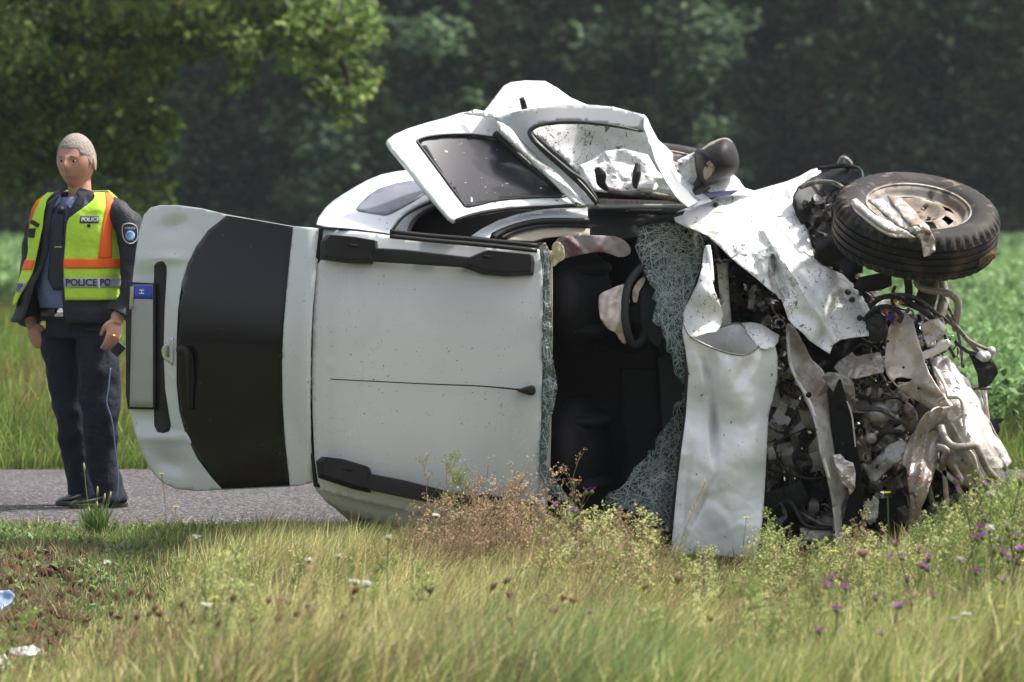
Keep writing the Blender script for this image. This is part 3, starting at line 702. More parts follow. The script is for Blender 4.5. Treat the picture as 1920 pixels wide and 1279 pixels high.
ptube('belt_moulding', [(1105, 388, .36), (1200, 387, .37), (1292, 388, .36)], .011, M['silver'], car)
sheet('torn_strip', [(1192, 421), (1210, 411), (1262, 400), (1285, 395), (1280, 403), (1230, 417), (1196, 427)], .18, M['plastic'], car, step=8)
# ---- lower flank lying on the ground
sd = lambda x, y: .10 + max(0, (y - (905 + (x - 600) * .30))) * .0016 + (max(0, (y - (930 + (x - 600) * .30))) * .01) ** 2
sheet('lower_pillar', [(586, 909), (596, 903), (612, 908), (660, 918), (700, 926), (716, 934), (718, 945), (790, 962), (870, 980), (930, 994), (930, 1012), (860, 1003), (800, 994), (760, 990), (715, 984), (672, 975), (640, 962), (612, 942), (594, 921)], sd, M['paint'], car, step=8)
sheet('lower_window', [(714, 936), (790, 952), (870, 969), (960, 985), (960, 996), (870, 982), (790, 964), (720, 947)], .095, M['darkglass'], car, step=9)
loft('lower_body_side', [zline([(600, 925, .2), (640, 962, .33), (715, 984, .40), (860, 1003, .42), (1010, 1012, .42), (1200, 1020, .4)]),
                         zline([(625, 950, .42), (665, 985, .55), (740, 1008, .62), (870, 1022, .65), (1010, 1030, .65), (1200, 1036, .6)]),
                         zline([(660, 965, 1.2), (700, 992, 1.3), (760, 1008, 1.35), (870, 1016, 1.4), (1010, 1020, 1.4), (1200, 1025, 1.3)])], M['paint'], car)

# ---- tailgate, hinged at the rear of the roof and standing open
def tgd(x, y):
    t = max(0.0, (590 - x) / 350.0); v = (y - 665) / 260.0
    d = .03 + .62 * t ** 1.15 + .10 * v * v * (1 - .3 * t)
    d += -.02 * math.exp(-((x - 572) / 16.0) ** 2)                 # rolled spoiler lip
    return d
def tg_body(x, y):
    d = tgd(x, y)
    d += .030 * math.exp(-((x - 275) / 26.0) ** 2) * (1 / (1 + math.exp(-(y - 503) / 5.0))) * (1 / (1 + math.exp((y - 800) / 6.0)))
    d += .034 * math.exp(-(((x - 325) * .55 + (y - 425) * .2) / 13.0) ** 2 - ((y - 425) / 16.0) ** 2)
    d += -.020 * math.exp(-((x - 300) / 60.0) ** 2 - ((y - 822) / 10.0) ** 2) + .034 * math.exp(-(((x - 322) - (y - 868) * .5) / 26.0) ** 2 - ((y - 868) / 20.0) ** 2)
    d += -.026 * math.exp(-((x - 316) / 26.0) ** 2 - ((y - 484) / 8.0) ** 2)
    return d
tg_ol = [(283, 389), (300, 385), (335, 385), (380, 391), (424, 402), (480, 412), (548, 424), (585, 427), (602, 429), (603, 436), (594, 500), (586, 580), (581, 660), (580, 740), (583, 830), (589, 904),
         (568, 910), (543, 913), (480, 916), (416, 919), (370, 921), (330, 917), (305, 906), (284, 884), (266, 850), (252, 810), (243, 765), (239, 720), (238, 660), (241, 600), (247, 540), (255, 470), (263, 425), (270, 403)]
tg_glass = [(425, 404), (480, 413), (549, 425), (543, 480), (537, 540), (531, 610), (528, 680), (529, 750), (534, 830), (543, 911), (480, 914), (416, 917), (396, 895), (370, 860), (348, 815), (336, 770), (331, 720), (331, 640), (334, 580), (341, 530), (352, 495), (368, 462), (390, 432)]
tg = sheet('tailgate', tg_ol, tg_body, M['paint'], car, step=7, thick=.03, off=-1, holes=[[(x + (440 - x) * .02, y + (665 - y) * .015) for x, y in tg_glass]])
sheet('rear_window', tg_glass, lambda x, y: tgd(x, y) - .003, M['darkglass'], tg, step=10, thick=.005)
rw = sheet('recess_trim', [(289, 497), (296, 491), (305, 490), (311, 497), (312, 512), (308, 580), (306, 660), (309, 730), (316, 775), (320, 798), (316, 809), (306, 812), (295, 810), (289, 798), (287, 700), (287, 600)], lambda x, y: tg_body(x, y) - .003, M['plastic'], tg, step=8, thick=.003)
pf = sheet('plate_holder', [(238, 530), (246, 529), (290, 531), (290, 768), (240, 767), (236, 740), (236, 600)], lambda x, y: tgd(x, y) - .008, M['plastic'], tg, step=12, thick=.012)
pl = sheet('licence_plate', [(248, 534), (286, 534), (286, 764), (243, 763)], lambda x, y: tgd(x, y) - .014, M['plate'], tg, step=14, thick=.004)
sheet('country_band', [(248.5, 535), (286, 535), (286, 561), (247.5, 560)], lambda x, y: tgd(x, y) - .0155, M['blue'], pl, step=14, thick=.001)
def letters(name, s, cx, cy, size_px, rot, m, parent, dfun, bold=.0, sx=1.0):
    V, F = textmesh(s, 1.0, bold); c_, s_ = math.cos(rot), math.sin(rot); out = []
    for v in V:
        x, y = v.x * size_px * sx, -v.y * size_px; X = cx + x * c_ - y * s_; Yp = cy + x * s_ + y * c_
        out.append(C(X, Yp, dfun(X, Yp)))
    return mk(name, out, F, m, parent, smooth=False)
letters('letter', 'H', 265, 547, 13, R(90), M['white'], pl, lambda x, y: tgd(x, y) - .0165, .02)
sheet('dealer_strip', [(244, 537), (251, 537), (248, 580), (242, 580)], lambda x, y: tgd(x, y) - .018, M['beige'], pl, thick=.002, step=10)
bd = chamfer('badge', [(325, 632), (318, 637), (308, 646), (302.5, 656), (304, 668), (309, 675), (318, 681), (325, 684)], lambda x, y: tg_body(x, y), lambda x, y: tg_body(x, y) - .012, M['chrome'], tg, k=.84, smooth_out=2)
sheet('badge_plate', [(310, 652), (320, 646), (320, 672), (310, 667)], lambda x, y: tg_body(x, y) - .0135, M['silver'], bd, step=8, thick=.001)
letters('badge_lettering', 'NISSAN', 315, 659, 6.4, R(90), M['plastic'], bd, lambda x, y: tg_body(x, y) - .0155, .01)
ptube('rear_wiper', [(335, 655, tgd(335, 655) - .02), (350, 659, tgd(350, 659) - .035), (353, 700, tgd(353, 700) - .035), (356, 770, tgd(356, 770) - .02)], [.016, .014, .008, .005], M['plastic'], tg, n=8)
ptube('washer_nozzle', [(528, 668, tgd(528, 668) - .01), (524, 669, tgd(524, 669) - .02)], [.009, .006], M['plastic'], tg, n=8, sub=0)
dark('hinge_gap', [(598, 430), (606, 430), (599, 520), (592, 620), (590, 720), (592, 820), (600, 915), (588, 912), (580, 820), (577, 720), (580, 620), (588, 520)], .075)
for yy in (470, 860): 
    v, f = boxvf(C(592, yy, .13), (.12, .05, .05)); mk('hinge', v, f, M['steel_grey'], tg, smooth=False)

# ---- cabin seen through the missing windscreen
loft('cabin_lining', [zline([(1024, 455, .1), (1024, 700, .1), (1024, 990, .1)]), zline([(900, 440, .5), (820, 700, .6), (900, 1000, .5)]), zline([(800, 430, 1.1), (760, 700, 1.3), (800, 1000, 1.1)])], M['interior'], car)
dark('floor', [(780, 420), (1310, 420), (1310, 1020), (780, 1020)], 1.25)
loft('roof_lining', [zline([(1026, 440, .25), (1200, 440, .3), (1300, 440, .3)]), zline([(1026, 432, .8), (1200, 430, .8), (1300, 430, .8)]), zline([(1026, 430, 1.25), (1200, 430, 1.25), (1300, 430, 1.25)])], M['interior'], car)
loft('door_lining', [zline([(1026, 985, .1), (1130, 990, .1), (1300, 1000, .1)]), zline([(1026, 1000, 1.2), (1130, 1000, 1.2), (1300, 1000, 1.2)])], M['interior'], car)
def seat(cy, label):
    parts = [ellvf(C(1085, cy, .62), (.13, .42, .24), Euler((0, 0, R(-12))).to_matrix()), ellvf(C(1060, cy, .28), (.07, .10, .12)),
             ellvf(C(1190, cy, 1.0), (.26, .11, .25)), ellvf(C(1085, cy - 58, .66), (.15, .36, .05)), ellvf(C(1085, cy + 58, .66), (.15, .36, .05))]
    v, f = merge(parts); o = mk('seat', v, f, M['seatcloth'], car); o['label'] = label; return o
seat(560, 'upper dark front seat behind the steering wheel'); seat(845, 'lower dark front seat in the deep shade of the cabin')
sheet('side_console', [(1160, 690), (1236, 690), (1245, 930), (1170, 900)], .85, M['dash'], car, step=14, thick=.05)
db = chamfer('dashboard', [(1222, 500), (1290, 480), (1310, 560), (1305, 980), (1245, 960), (1232, 700), (1222, 640)], .95, .5, M['dash'], car, k=.85)
chamfer('column_shroud', [(1196, 528), (1216, 516), (1240, 520), (1252, 560), (1256, 620), (1240, 672), (1222, 660), (1200, 630), (1194, 600), (1194, 560)], .75, .22, M['dash'], car, k=.78)
swp = [(1206, 500, .30), (1192, 512, .27), (1178, 535, .235), (1172, 570, .21), (1173, 605, .205), (1180, 635, .22), (1190, 646, .25), (1204, 636, .31), (1214, 600, .37), (1217, 560, .37), (1214, 520, .34)]
q = catmull([C(p[0], p[1], p[2] - .11) for p in swp], 5, True); q.append(q[0]); Vv, Ff = ringtube(q, .0175, 10)
sw = mk('steering_wheel', Vv, Ff, M['rubber'], car)
def cloth(name, ol, base_d, amp, sc_, m, parent, seed, bulge=.06, th=.004):
    cx = sum(p[0] for p in ol) / len(ol); cy = sum(p[1] for p in ol) / len(ol); rr = max(abs(p[0] - cx) + abs(p[1] - cy) for p in ol) * .8
    cf0 = crump(amp * .5, sc_ * 1.3, seed); cf = lambda x, y: cf0(x, y) + amp * .34 * abs(math.sin((x * math.cos(seed) + y * math.sin(seed)) * sc_ * 3.2 + 2.2 * noise.noise(Vector((x * .03, y * .03, seed))))) ** .6; f = lambda x, y: base_d - bulge * max(0, 1 - ((x - cx) ** 2 + (y - cy) ** 2) / rr ** 2) - cf(x * .6 + y * .3, y * .5 - x * .2)
    return sheet(name, ol, f, m, parent, step=3.5, thick=th, smooth_out=2)
cloth('airbag', [(1122, 562), (1127, 550), (1142, 543), (1158, 536), (1174, 533), (1180, 545), (1179, 580), (1177, 610), (1174, 640), (1170, 645), (1161, 636), (1154, 624), (1142, 618), (1131, 606), (1124, 590)], .17, .055, .075, M['airbag'], sw, 3)
cloth('airbag', [(1186, 545), (1196, 528), (1206, 519), (1211, 521), (1206, 534), (1198, 548), (1195, 566), (1187, 566)], .23, .03, .09, M['airbag'], sw, 8, .02)
cloth('curtain_airbag', [(1046, 470), (1042, 452), (1056, 443), (1100, 441), (1150, 443), (1172, 452), (1182, 466), (1178, 479), (1160, 482), (1135, 474), (1105, 474), (1080, 480), (1060, 484), (1052, 480)], .14, .05, .05, M['curtain'], car, 5, .05)
cloth('foam_padding', [(1036, 462), (1042, 453), (1052, 456), (1058, 468), (1058, 486), (1048, 490), (1040, 500), (1034, 492)], .02, .03, .08, M['foam'], car, 6, .0, .006)
ptube('steering_column', [(1215, 580, .34), (1245, 585, .6), (1275, 590, .9)], .035, M['dash'], car)
sheet('dash_face', [(1180, 575), (1216, 560), (1214, 610), (1185, 605)], .32, M['dash'], sw, step=10, thick=.03)

# ---- shattered laminated windscreen
def crackmat():
    m = bpy.data.materials.new('crazed_laminated_glass'); m.use_nodes = True; N = m.node_tree.nodes; L = m.node_tree.links
    b = N['Principled BSDF']; tc = N.new('ShaderNodeTexCoord'); ns = N.new('ShaderNodeTexNoise'); ns.inputs['Scale'].default_value = 9; L.new(tc.outputs['Object'], ns.inputs['Vector'])
    mx = N.new('ShaderNodeMix'); mx.data_type = 'VECTOR'; mx.inputs[0].default_value = .12; L.new(tc.outputs['Object'], mx.inputs[4]); L.new(ns.outputs['Color'], mx.inputs[5])
    fs = []
    for s, wd in ((22, .045), (52, .07), (110, .06)):
        v = N.new('ShaderNodeTexVoronoi'); v.feature = 'DISTANCE_TO_EDGE'; v.inputs['Scale'].default_value = s; L.new(mx.outputs[1], v.inputs['Vector'])
        r = N.new('ShaderNodeMapRange'); r.inputs['From Min'].default_value = 0; r.inputs['From Max'].default_value = wd; r.inputs['To Min'].default_value = 1; r.inputs['To Max'].default_value = 0; L.new(v.outputs['Distance'], r.inputs['Value']); fs.append(r.outputs[0])
    n2 = N.new('ShaderNodeTexNoise'); n2.inputs['Scale'].default_value = 5; L.new(tc.outputs['Object'], n2.inputs['Vector'])
    r2 = N.new('ShaderNodeMapRange'); r2.inputs['From Min'].default_value = .4; r2.inputs['From Max'].default_value = .62; L.new(n2.outputs['Fac'], r2.inputs['Value'])
    ml = N.new('ShaderNodeMath'); ml.operation = 'MULTIPLY'; L.new(fs[2], ml.inputs[0]); L.new(r2.outputs[0], ml.inputs[1])
    a1 = N.new('ShaderNodeMath'); a1.operation = 'MAXIMUM'; L.new(fs[0], a1.inputs[0])
    n3 = N.new('ShaderNodeTexNoise'); n3.inputs['Scale'].default_value = 3.2; L.new(tc.outputs['Object'], n3.inputs['Vector']); r3 = N.new('ShaderNodeMapRange'); r3.inputs['From Min'].default_value = .38; r3.inputs['From Max'].default_value = .55; L.new(n3.outputs['Fac'], r3.inputs['Value'])
    m3 = N.new('ShaderNodeMath'); m3.operation = 'MULTIPLY'; L.new(fs[1], m3.inputs[0]); L.new(r3.outputs[0], m3.inputs[1]); L.new(m3.outputs[0], a1.inputs[1])
    a2 = N.new('ShaderNodeMath'); a2.operation = 'MAXIMUM'; L.new(a1.outputs[0], a2.inputs[0]); L.new(ml.outputs[0], a2.inputs[1])
    c = N.new('ShaderNodeMix'); c.data_type = 'RGBA'; L.new(a2.outputs[0], c.inputs[0]); c.inputs[6].default_value = (.045, .062, .062, 1); c.inputs[7].default_value = (.33, .44, .42, 1); L.new(c.outputs[2], b.inputs['Base Color'])
    al = N.new('ShaderNodeMapRange'); al.inputs['To Min'].default_value = .42; al.inputs['To Max'].default_value = 1; L.new(a2.outputs[0], al.inputs['Value']); L.new(al.outputs[0], b.inputs['Alpha'])
    b.inputs['Roughness'].default_value = .22
    bn = N.new('ShaderNodeBump'); bn.inputs['Strength'].default_value = .6; bn.inputs['Distance'].default_value = .004; L.new(a2.outputs[0], bn.inputs['Height']); L.new(bn.outputs[0], b.inputs['Normal'])
    return m
M['crack'] = crackmat(); M['crackline'] = mat('glass_crack_edge', (.55, .64, .62), .4, 0, .5)
ws_ol = [(1197, 428), (1216, 422), (1250, 418), (1284, 417), (1305, 428), (1322, 452), (1318, 490), (1305, 530), (1290, 570), (1284, 606), (1292, 650), (1296, 700), (1292, 770), (1284, 850), (1276, 930), (1268, 1000), (1262, 1030), (1245, 1022),
         (1238, 1000), (1222, 985), (1205, 965), (1180, 955), (1150, 952), (1128, 944), (1133, 928), (1160, 912), (1180, 896), (1192, 876), (1212, 858), (1228, 838), (1240, 812), (1252, 790), (1264, 768), (1280, 750), (1284, 735), (1276, 712), (1264, 700), (1262, 680), (1252, 655), (1246, 625), (1232, 610), (1226, 592), (1230, 570), (1226, 545), (1214, 520), (1203, 495), (1194, 460)]
def wsd(x, y): return .12 + .05 * math.sin(y / 60.0) + (x - 1200) * .0012 + .35 * max(0, (y - 780) / 250.0) ** 1.5 * .3 + crump(.02, .03, 4)(x, y)
_r = random.Random(3); ws_ol = [p for i in range(len(ws_ol)) for p in [(ws_ol[i][0] + (_r.uniform(-4, 4) if i > 12 else 0), ws_ol[i][1] + _r.uniform(-4, 4) * (i > 12)), tuple((ws_ol[i][k] + ws_ol[(i + 1) % len(ws_ol)][k]) / 2 + (_r.uniform(-6, 6) if i > 14 else 0) for k in (0, 1))]]
ws = sheet('windscreen', ws_ol, wsd, M['crack'], car, step=8, thick=.005)
hd_ol = [(1017, 470), (1026, 466), (1032, 480), (1030, 540), (1036, 600), (1034, 650), (1040, 690), (1046, 725), (1040, 760), (1030, 790), (1028, 830), (1024, 870), (1040, 900), (1070, 935), (1090, 960), (1080, 966), (1050, 940), (1022, 915), (1010, 880), (1014, 800), (1018, 740), (1016, 650), (1018, 550)]
ws2 = sheet('windscreen_remnant', hd_ol, lambda x, y: .0 + crump(.04, .06, 9)(x, y), M['crack'], car, step=6, thick=.005)
def cracklines(ol, df, n, parent, seed, r=.0011):
    rr = random.Random(seed); parts = []; xs = [p[0] for p in ol]; ys = [p[1] for p in ol]; k = 0
    while k < n:
        x, y = rr.uniform(min(xs), max(xs)), rr.uniform(min(ys), max(ys))
        if not inside(x, y, ol): continue
        a = rr.uniform(0, 6.28); cur = rr.uniform(-.14, .14); pts = []
        for j in range(rr.randint(4, 11)):
            if not inside(x, y, ol): break
            pts.append(C(x, y, df(x, y) - .004)); L_ = rr.uniform(4, 9); x += math.cos(a) * L_; y += math.sin(a) * L_; a += cur + rr.uniform(-.28, .28)
        if len(pts) > 2: parts.append(ringtube(pts, rr.uniform(.5, 1.15) * r, 3, False)); k += 1
    V, F = merge(parts); o = mk('crack_lines', V, F, M['crackline'], parent); o['kind'] = 'stuff'
cracklines(ws_ol, wsd, 900, ws, 1, .0009); cracklines(hd_ol, lambda x, y: crump(.04, .06, 9)(x, y), 90, ws2, 2)

# ---- doors wrenched upwards
rdd = idw([(727, 262, .28), (850, 412, .05), (905, 212, .55), (945, 222, .52), (1090, 384, .22), (780, 262, .34), (960, 390, .14), (960, 300, .38)])
rd_ol = [(726, 263), (740, 252), (765, 241), (800, 230), (835, 221), (862, 212), (880, 209), (905, 212), (935, 222), (950, 235), (1000, 290), (1050, 345), (1092, 376), (1100, 384), (1060, 383), (1000, 385), (950, 389), (900, 397), (872, 405), (850, 413), (840, 406), (800, 358), (760, 308), (733, 276)]
rw_ol = [(783, 263), (800, 257), (830, 253), (870, 252), (905, 255), (940, 262), (958, 275), (1000, 312), (1040, 348), (1064, 368), (1020, 370), (960, 373), (920, 378), (878, 388), (866, 378), (830, 330), (800, 290), (785, 270)]
rdoor = sheet('rear_door', rd_ol, rdd, M['paint_side'], car, step=7, thick=.022, off=-1, holes=[rw_ol]); rdoor['label'] = 'upturned rear door with its dark glass still in the frame'
sheet('door_glass', [(x + (900 - x) * -.008, y + (310 - y) * -.012) for x, y in rw_ol], lambda x, y: rdd(x, y) + .012, M['doorglass'], rdoor, step=9, thick=.004)
def closedtube(name, pts, r, m, parent, base=C, n=7, sub=4, squash=None):
    q = catmull([base(*p) for p in pts], sub, True); q += [q[0], q[1]]; V, F = ringtube(q, r, n, False, squash); return mk(name, V, F, m, parent)
closedtube('glass_seal', [(x, y, rdd(x, y) - .001) for x, y in rw_ol], .006, M['seal'], rdoor, sub=2)
ptube('door_edge_seal', [(852, 414, .06), (900, 400, .1), (960, 391, .15), (1030, 387, .2), (1095, 386, .22)], .009, M['seal'], rdoor)
ptube('window_channel', [(928, 250, .44), (970, 288, .41), (1010, 324, .36), (1064, 368, .28)], .026, M['grime'], rdoor, n=8, squash=.6)
ptube('window_channel', [(938, 243, .42), (985, 280, .40), (1030, 322, .35), (1080, 364, .28)], .009, M['plastic'], rdoor, n=8)
# skin of the front door, bent over
sk = idw([(875, 208, .5), (948, 160, .62), (1020, 152, .66), (1088, 194, .55), (940, 218, .42), (990, 200, .46), (1200, 215, .5), (1240, 300, .5), (1100, 280, .55), (1380, 350, .55)])
skp = sheet('front_door_skin', [(868, 213), (890, 205), (908, 208), (926, 185), (944, 161), (958, 154), (985, 151), (1022, 152), (1045, 165), (1070, 183), (1100, 196), (1150, 200), (1208, 216), (1222, 250), (1235, 285), (1260, 315), (1285, 350), (1290, 372), (1240, 368), (1170, 362), (1110, 352), (1060, 300), (1000, 250), (940, 222)],
            add(sk, crump(.02, .025, 2)), M['paint_torn'], car, step=8, thick=.004); skp['label'] = 'bent outer skin of the front door, peaked at the top'
chamfer('door_handle', [(973, 184), (982, 181), (986, 190), (990, 204), (978, 206)], .44, .38, M['plastic'], skp, k=.7)
v_, f_ = merge([ringtube([C(1078, 352, .40), C(1084, 330, .4)], [.03, .01], 6)])
# inner torn panel with holes, lower right of that opening
tp = sheet('inner_door_panel', [(1085, 310), (1110, 300), (1135, 283), (1170, 279), (1215, 290), (1232, 320), (1256, 340), (1262, 356), (1200, 356), (1150, 362), (1110, 358), (1090, 340)], add(idw([(1085, 310, .45), (1140, 283, .47), (1215, 290, .44), (1140, 350, .36), (1260, 350, .34)]), crump(.05, .045, 5)), M['pinksteel'], car, step=6, thick=.003)
tp.data.materials[0] = M['paint_torn']
ptube('lock_part', [(1119, 316, .34), (1126, 328, .33), (1128, 344, .33), (1140, 356, .33)], [.012, .026, .02, .008], M['plastic'], car, n=8)
ptube('lock_part', [(1196, 306, .36), (1194, 325, .35), (1192, 345, .35), (1200, 356, .34)], [.01, .02, .016, .012], M['grime'], car, n=8)
ptube('bent_rod', [(1140, 356, .32), (1180, 362, .31), (1230, 366, .31), (1275, 376, .3)], .014, M['dirtymetal'], car)
# silver window frame of the front door
fo = [(928, 222), (960, 211), (1000, 203), (1060, 196), (1120, 197), (1170, 206), (1208, 215)]
fi = [(990, 236), (1010, 229), (1050, 225), (1100, 225), (1150, 230), (1180, 236), (1209, 244)]
ff = sheet('front_door_frame', fo + [(1210, 244), (1180, 240), (1150, 234), (1100, 228), (1050, 227), (1012, 231), (996, 238), (992, 250), (1000, 262), (1030, 290), (1060, 318), (1090, 348), (1122, 384), (1102, 388), (1075, 362), (1030, 318), (985, 270), (955, 242)],
           idw([(930, 222, .40), (1060, 196, .36), (1208, 215, .34), (1050, 228, .32), (1120, 386, .2), (1000, 262, .3), (970, 258, .34), (1060, 330, .26), (1080, 362, .24)]), M['silver'], car, step=6, thick=.03)
ff['label'] = 'grey bare window frame of the front door'
ptube('glass_seal', [(1205, 247, .31), (1150, 236, .29), (1080, 229, .285), (1020, 233, .28), (996, 243, .27), (996, 256, .265), (1020, 282, .25), (1060, 318, .22), (1095, 352, .2), (1120, 382, .18)], [.004, .007, .008, .008, .010, .012, .014, .014, .012, .012], M['seal'], ff, n=8)
ptube('weather_strip', [(1000, 262, .24), (1040, 296, .215), (1070, 322, .19), (1096, 340, .17), (1122, 376, .15)], [.006, .014, .02, .018, .008], M['rubber'], ff, n=8, squash=.5)
sheet('pillar_strip', [(932, 226), (952, 236), (1000, 280), (1050, 330), (1100, 384), (1082, 384), (1030, 332), (980, 283), (940, 246)], idw([(940, 235, .36), (1090, 384, .17)]), M['paint_torn'], ff, step=7, thick=.012)
# ribbon of torn sheet right of the frame
rb = [(1208, 215), (1214, 222), (1222, 240), (1234, 262), (1250, 276), (1262, 288), (1262, 304), (1270, 322), (1292, 342), (1312, 358), (1335, 376), (1300, 388), (1286, 372), (1268, 350), (1250, 330), (1240, 305), (1224, 288), (1214, 262), (1207, 240)]
sheet('torn_pillar', rb, add(idw([(1208, 215, .33), (1225, 270, .28), (1262, 290, .36), (1262, 330, .2), (1335, 376, .26), (1290, 380, .16)]), crump(.05, .03, 7)), M['paint_side'], car, step=6, thick=.004)
sheet('torn_bracket', [(1219, 268), (1248, 285), (1256, 312), (1275, 345), (1296, 362), (1316, 375), (1290, 389), (1270, 372), (1248, 340), (1228, 300)], add(idw([(1219, 268, .24), (1256, 312, .2), (1300, 370, .12)]), crump(.02, .05, 3)), M['silver'], car, step=6, thick=.004)
chamfer('hinge', [(1267, 356), (1275, 353), (1296, 378), (1290, 388), (1280, 384)], .16, .08, M['blackpaint'], car, k=.8)
# wing mirror
mir = [(1303, 283), (1315, 276), (1330, 268), (1348, 260), (1362, 258), (1374, 266), (1382, 282), (1386, 300), (1384, 318), (1372, 330), (1350, 340), (1328, 348), (1316, 350), (1309, 336), (1303, 312)]
def mirror():
    n = len(mir); ol = [(v.x, v.y) for v in catmull([(a, b, 0) for a, b in mir], 3, True)]; n = len(ol); cx, cy = 1344, 304; V = []; F = []
    prof = [(0.35, .26), (.85, .25), (1.0, .18), (1.0, .08), (.93, .02), (.78, -.035), (.55, -.065), (.25, -.08)]
    for k, d in prof:
        for x, y in ol: V.append(C(cx + (x - cx) * k, cy + (y - cy) * k, .22 + d))
    for a in range(len(prof) - 1):
        for i in range(n): j = (i + 1) % n; F.append((a * n + i, (a + 1) * n + i, (a + 1) * n + j, a * n + j))
    F.append(tuple(range(n))); F.append(tuple(reversed(range((len(prof) - 1) * n, len(prof) * n))))
    return mk('wing_mirror', V, F, M['mirror'], car)
M['mirror'] = mat('scuffed_mirror_shell', (.012, .011, .012), .55, 0, .25, var=(9, (.022, .019, .019)), blotch=[(6.5, .555, .575, (.30, .23, .18))], bump=(40, .1))
wm = mirror()
ptube('mirror_stalk', [(1318, 345, .3), (1308, 356, .28), (1296, 366, .24)], [.04, .03, .022], M['grime'], wm)
sheet('mirror_mount', [(1270, 300), (1302, 285), (1310, 320), (1312, 340), (1290, 352), (1275, 330)], add(lambda x, y: .30, crump(.03, .05, 1)), M['paint_torn'], wm, step=6)
M['scuffs'] = M['paint_torn']
sheet('torn_corner', [(1320, 352), (1345, 335), (1372, 324), (1385, 336), (1396, 352), (1415, 358), (1390, 366), (1340, 366)], add(idw([(1320, 352, .3), (1372, 324, .48), (1415, 358, .4)]), crump(.02, .04, 6)), M['paint_torn'], car, step=6)
sheet('blue_sheet', [(1318, 362), (1350, 358), (1388, 356), (1370, 366), (1320, 372)], .27, mat('dull_violet_plastic', (.16, .15, .30), .5), car, step=8)

# ---- wheels
def wheel_parts(parent, mtx, rimmat, tyrename='tyre'):
    """axis = local Z (outer face +Z); mtx maps to world"""
    RO, RI, Wd = .335, .215, .20
    prof = [(RI - .008, -.085), (RI + .004, -.094), (.25, -.100), (.29, -.102), (.315, -.092), (.327, -.078), (RO, -.062)]
    gro = []
    for g0 in (-.046, -.016, .016, .046): gro += [(RO, g0 - .0055), (RO - .009, g0 - .0045), (RO - .009, g0 + .0045), (RO, g0 + .0055)]
    prof += gro + [(RO, .062), (.327, .078), (.315, .092), (.302, .0975), (.29, .101), (.25, .101), (.236, .0995), (RI + .010, .094), (RI, .088), (RI - .006, .070), (RI - .004, .0)]
    n = 144; V, F = [], []
    for i in range(n):
        a = 2 * math.pi * i / n; notch = (i % 3 == 0)
        for k, (r_, z_) in enumerate(prof):
            rr = r_
            if notch and (abs(z_) > .058 and r_ > .312): rr = r_ - .012
            V.append(mtx @ Vector((rr * math.cos(a), rr * math.sin(a), z_)))
    m = len(prof)
    for i in range(n):
        j = (i + 1) % n
        for k in range(m - 1): F.append((i * m + k, j * m + k, j * m + k + 1, i * m + k + 1))
    ty = mk(tyrename, V, F, M['tyre'], parent, smooth=True)
    ty.data.materials.append(M['tread'])
    for p in ty.data.polygons:
        k = p.index % (m - 1)
        if 5 <= k <= 23: p.material_index = 1
    ty.data.set_sharp_from_angle(angle=R(32))
    # rim with real openings
    rp = [(.206, .086), (.214, .090), (.209, .082), (.197, .078), (.190, .066), (.185, .052), (.168, .046), (.150, .058), (.128, .068), (.112, .072), (.098, .068), (.080, .054), (.062, .044), (.045, .044), (.032, .050), (.030, .060), (0.004, .060)]
    V, F = [], []; n = 120; m = len(rp)
    for i in range(n):
        a = 2 * math.pi * i / n
        for r_, z_ in rp: V.append(mtx @ Vector((r_ * math.cos(a), r_ * math.sin(a), z_)))
    for i in range(n):
        j = (i + 1) % n; a = (i + .5) % 15
        for k in range(m - 1):
            if k in (7, 8) and 3.5 < a < 11.5: continue
            if k == 11 and 5.5 < ((i * 4 / 120 * 30) % 30) < 9.5: continue
            F.append((i * m + k, (i * m + k + 1), j * m + k + 1, j * m + k))
    rim = mk('rim', V, F, rimmat, parent); solid(rim, .003, 0)
    # bolts and valve
    v, f = merge([ringtube([mtx @ Vector((.052 * math.cos(t), .052 * math.sin(t), .042)), mtx @ Vector((.052 * math.cos(t), .052 * math.sin(t), .060))], .009, 6) for t in [k * math.pi / 2 + .4 for k in range(4)]])
    mk('rim_bolts', v, f, M['dirtymetal'], parent)
    return ty, rim
def orient(center, axis, spin=0.0):
    q = Vector(axis).normalized().to_track_quat('Z', 'Y'); return Matrix.Translation(center) @ q.to_matrix().to_4x4() @ Matrix.Rotation(spin, 4, 'Z')
wc = C(1717, 424, -.10)
mt = orient(wc, (.09, -.42, .90), .5)
sc_w = Matrix.Scale(1.06, 4); mt = mt @ sc_w
Vv, Ff = merge([ringtube([mt @ Vector((0, 0, -.09)), mt @ Vector((0, 0, .015))], [.13, .13], 24), ringtube([mt @ Vector((0, 0, -.16)), mt @ Vector((0, 0, -.09))], [.06, .07], 12)])
fw = mk('front_wheel', Vv, Ff, M['grime'], car); fw['label'] = 'muddy front wheel, torn outwards, with bent trim stuck across it'
wheel_parts(fw, mt, M['rim'])
_n = Vector((.09, -.42, .90)).normalized(); _q = wc + _n * .112
def face(px, py, lift=.0):
    a = P(px, py, D0 - .6); e = P(px, py, D0 + .6); t = (_q + _n * lift - a).dot(_n) / (e - a).dot(_n); return max(-.46, -.6 + 1.2 * t)
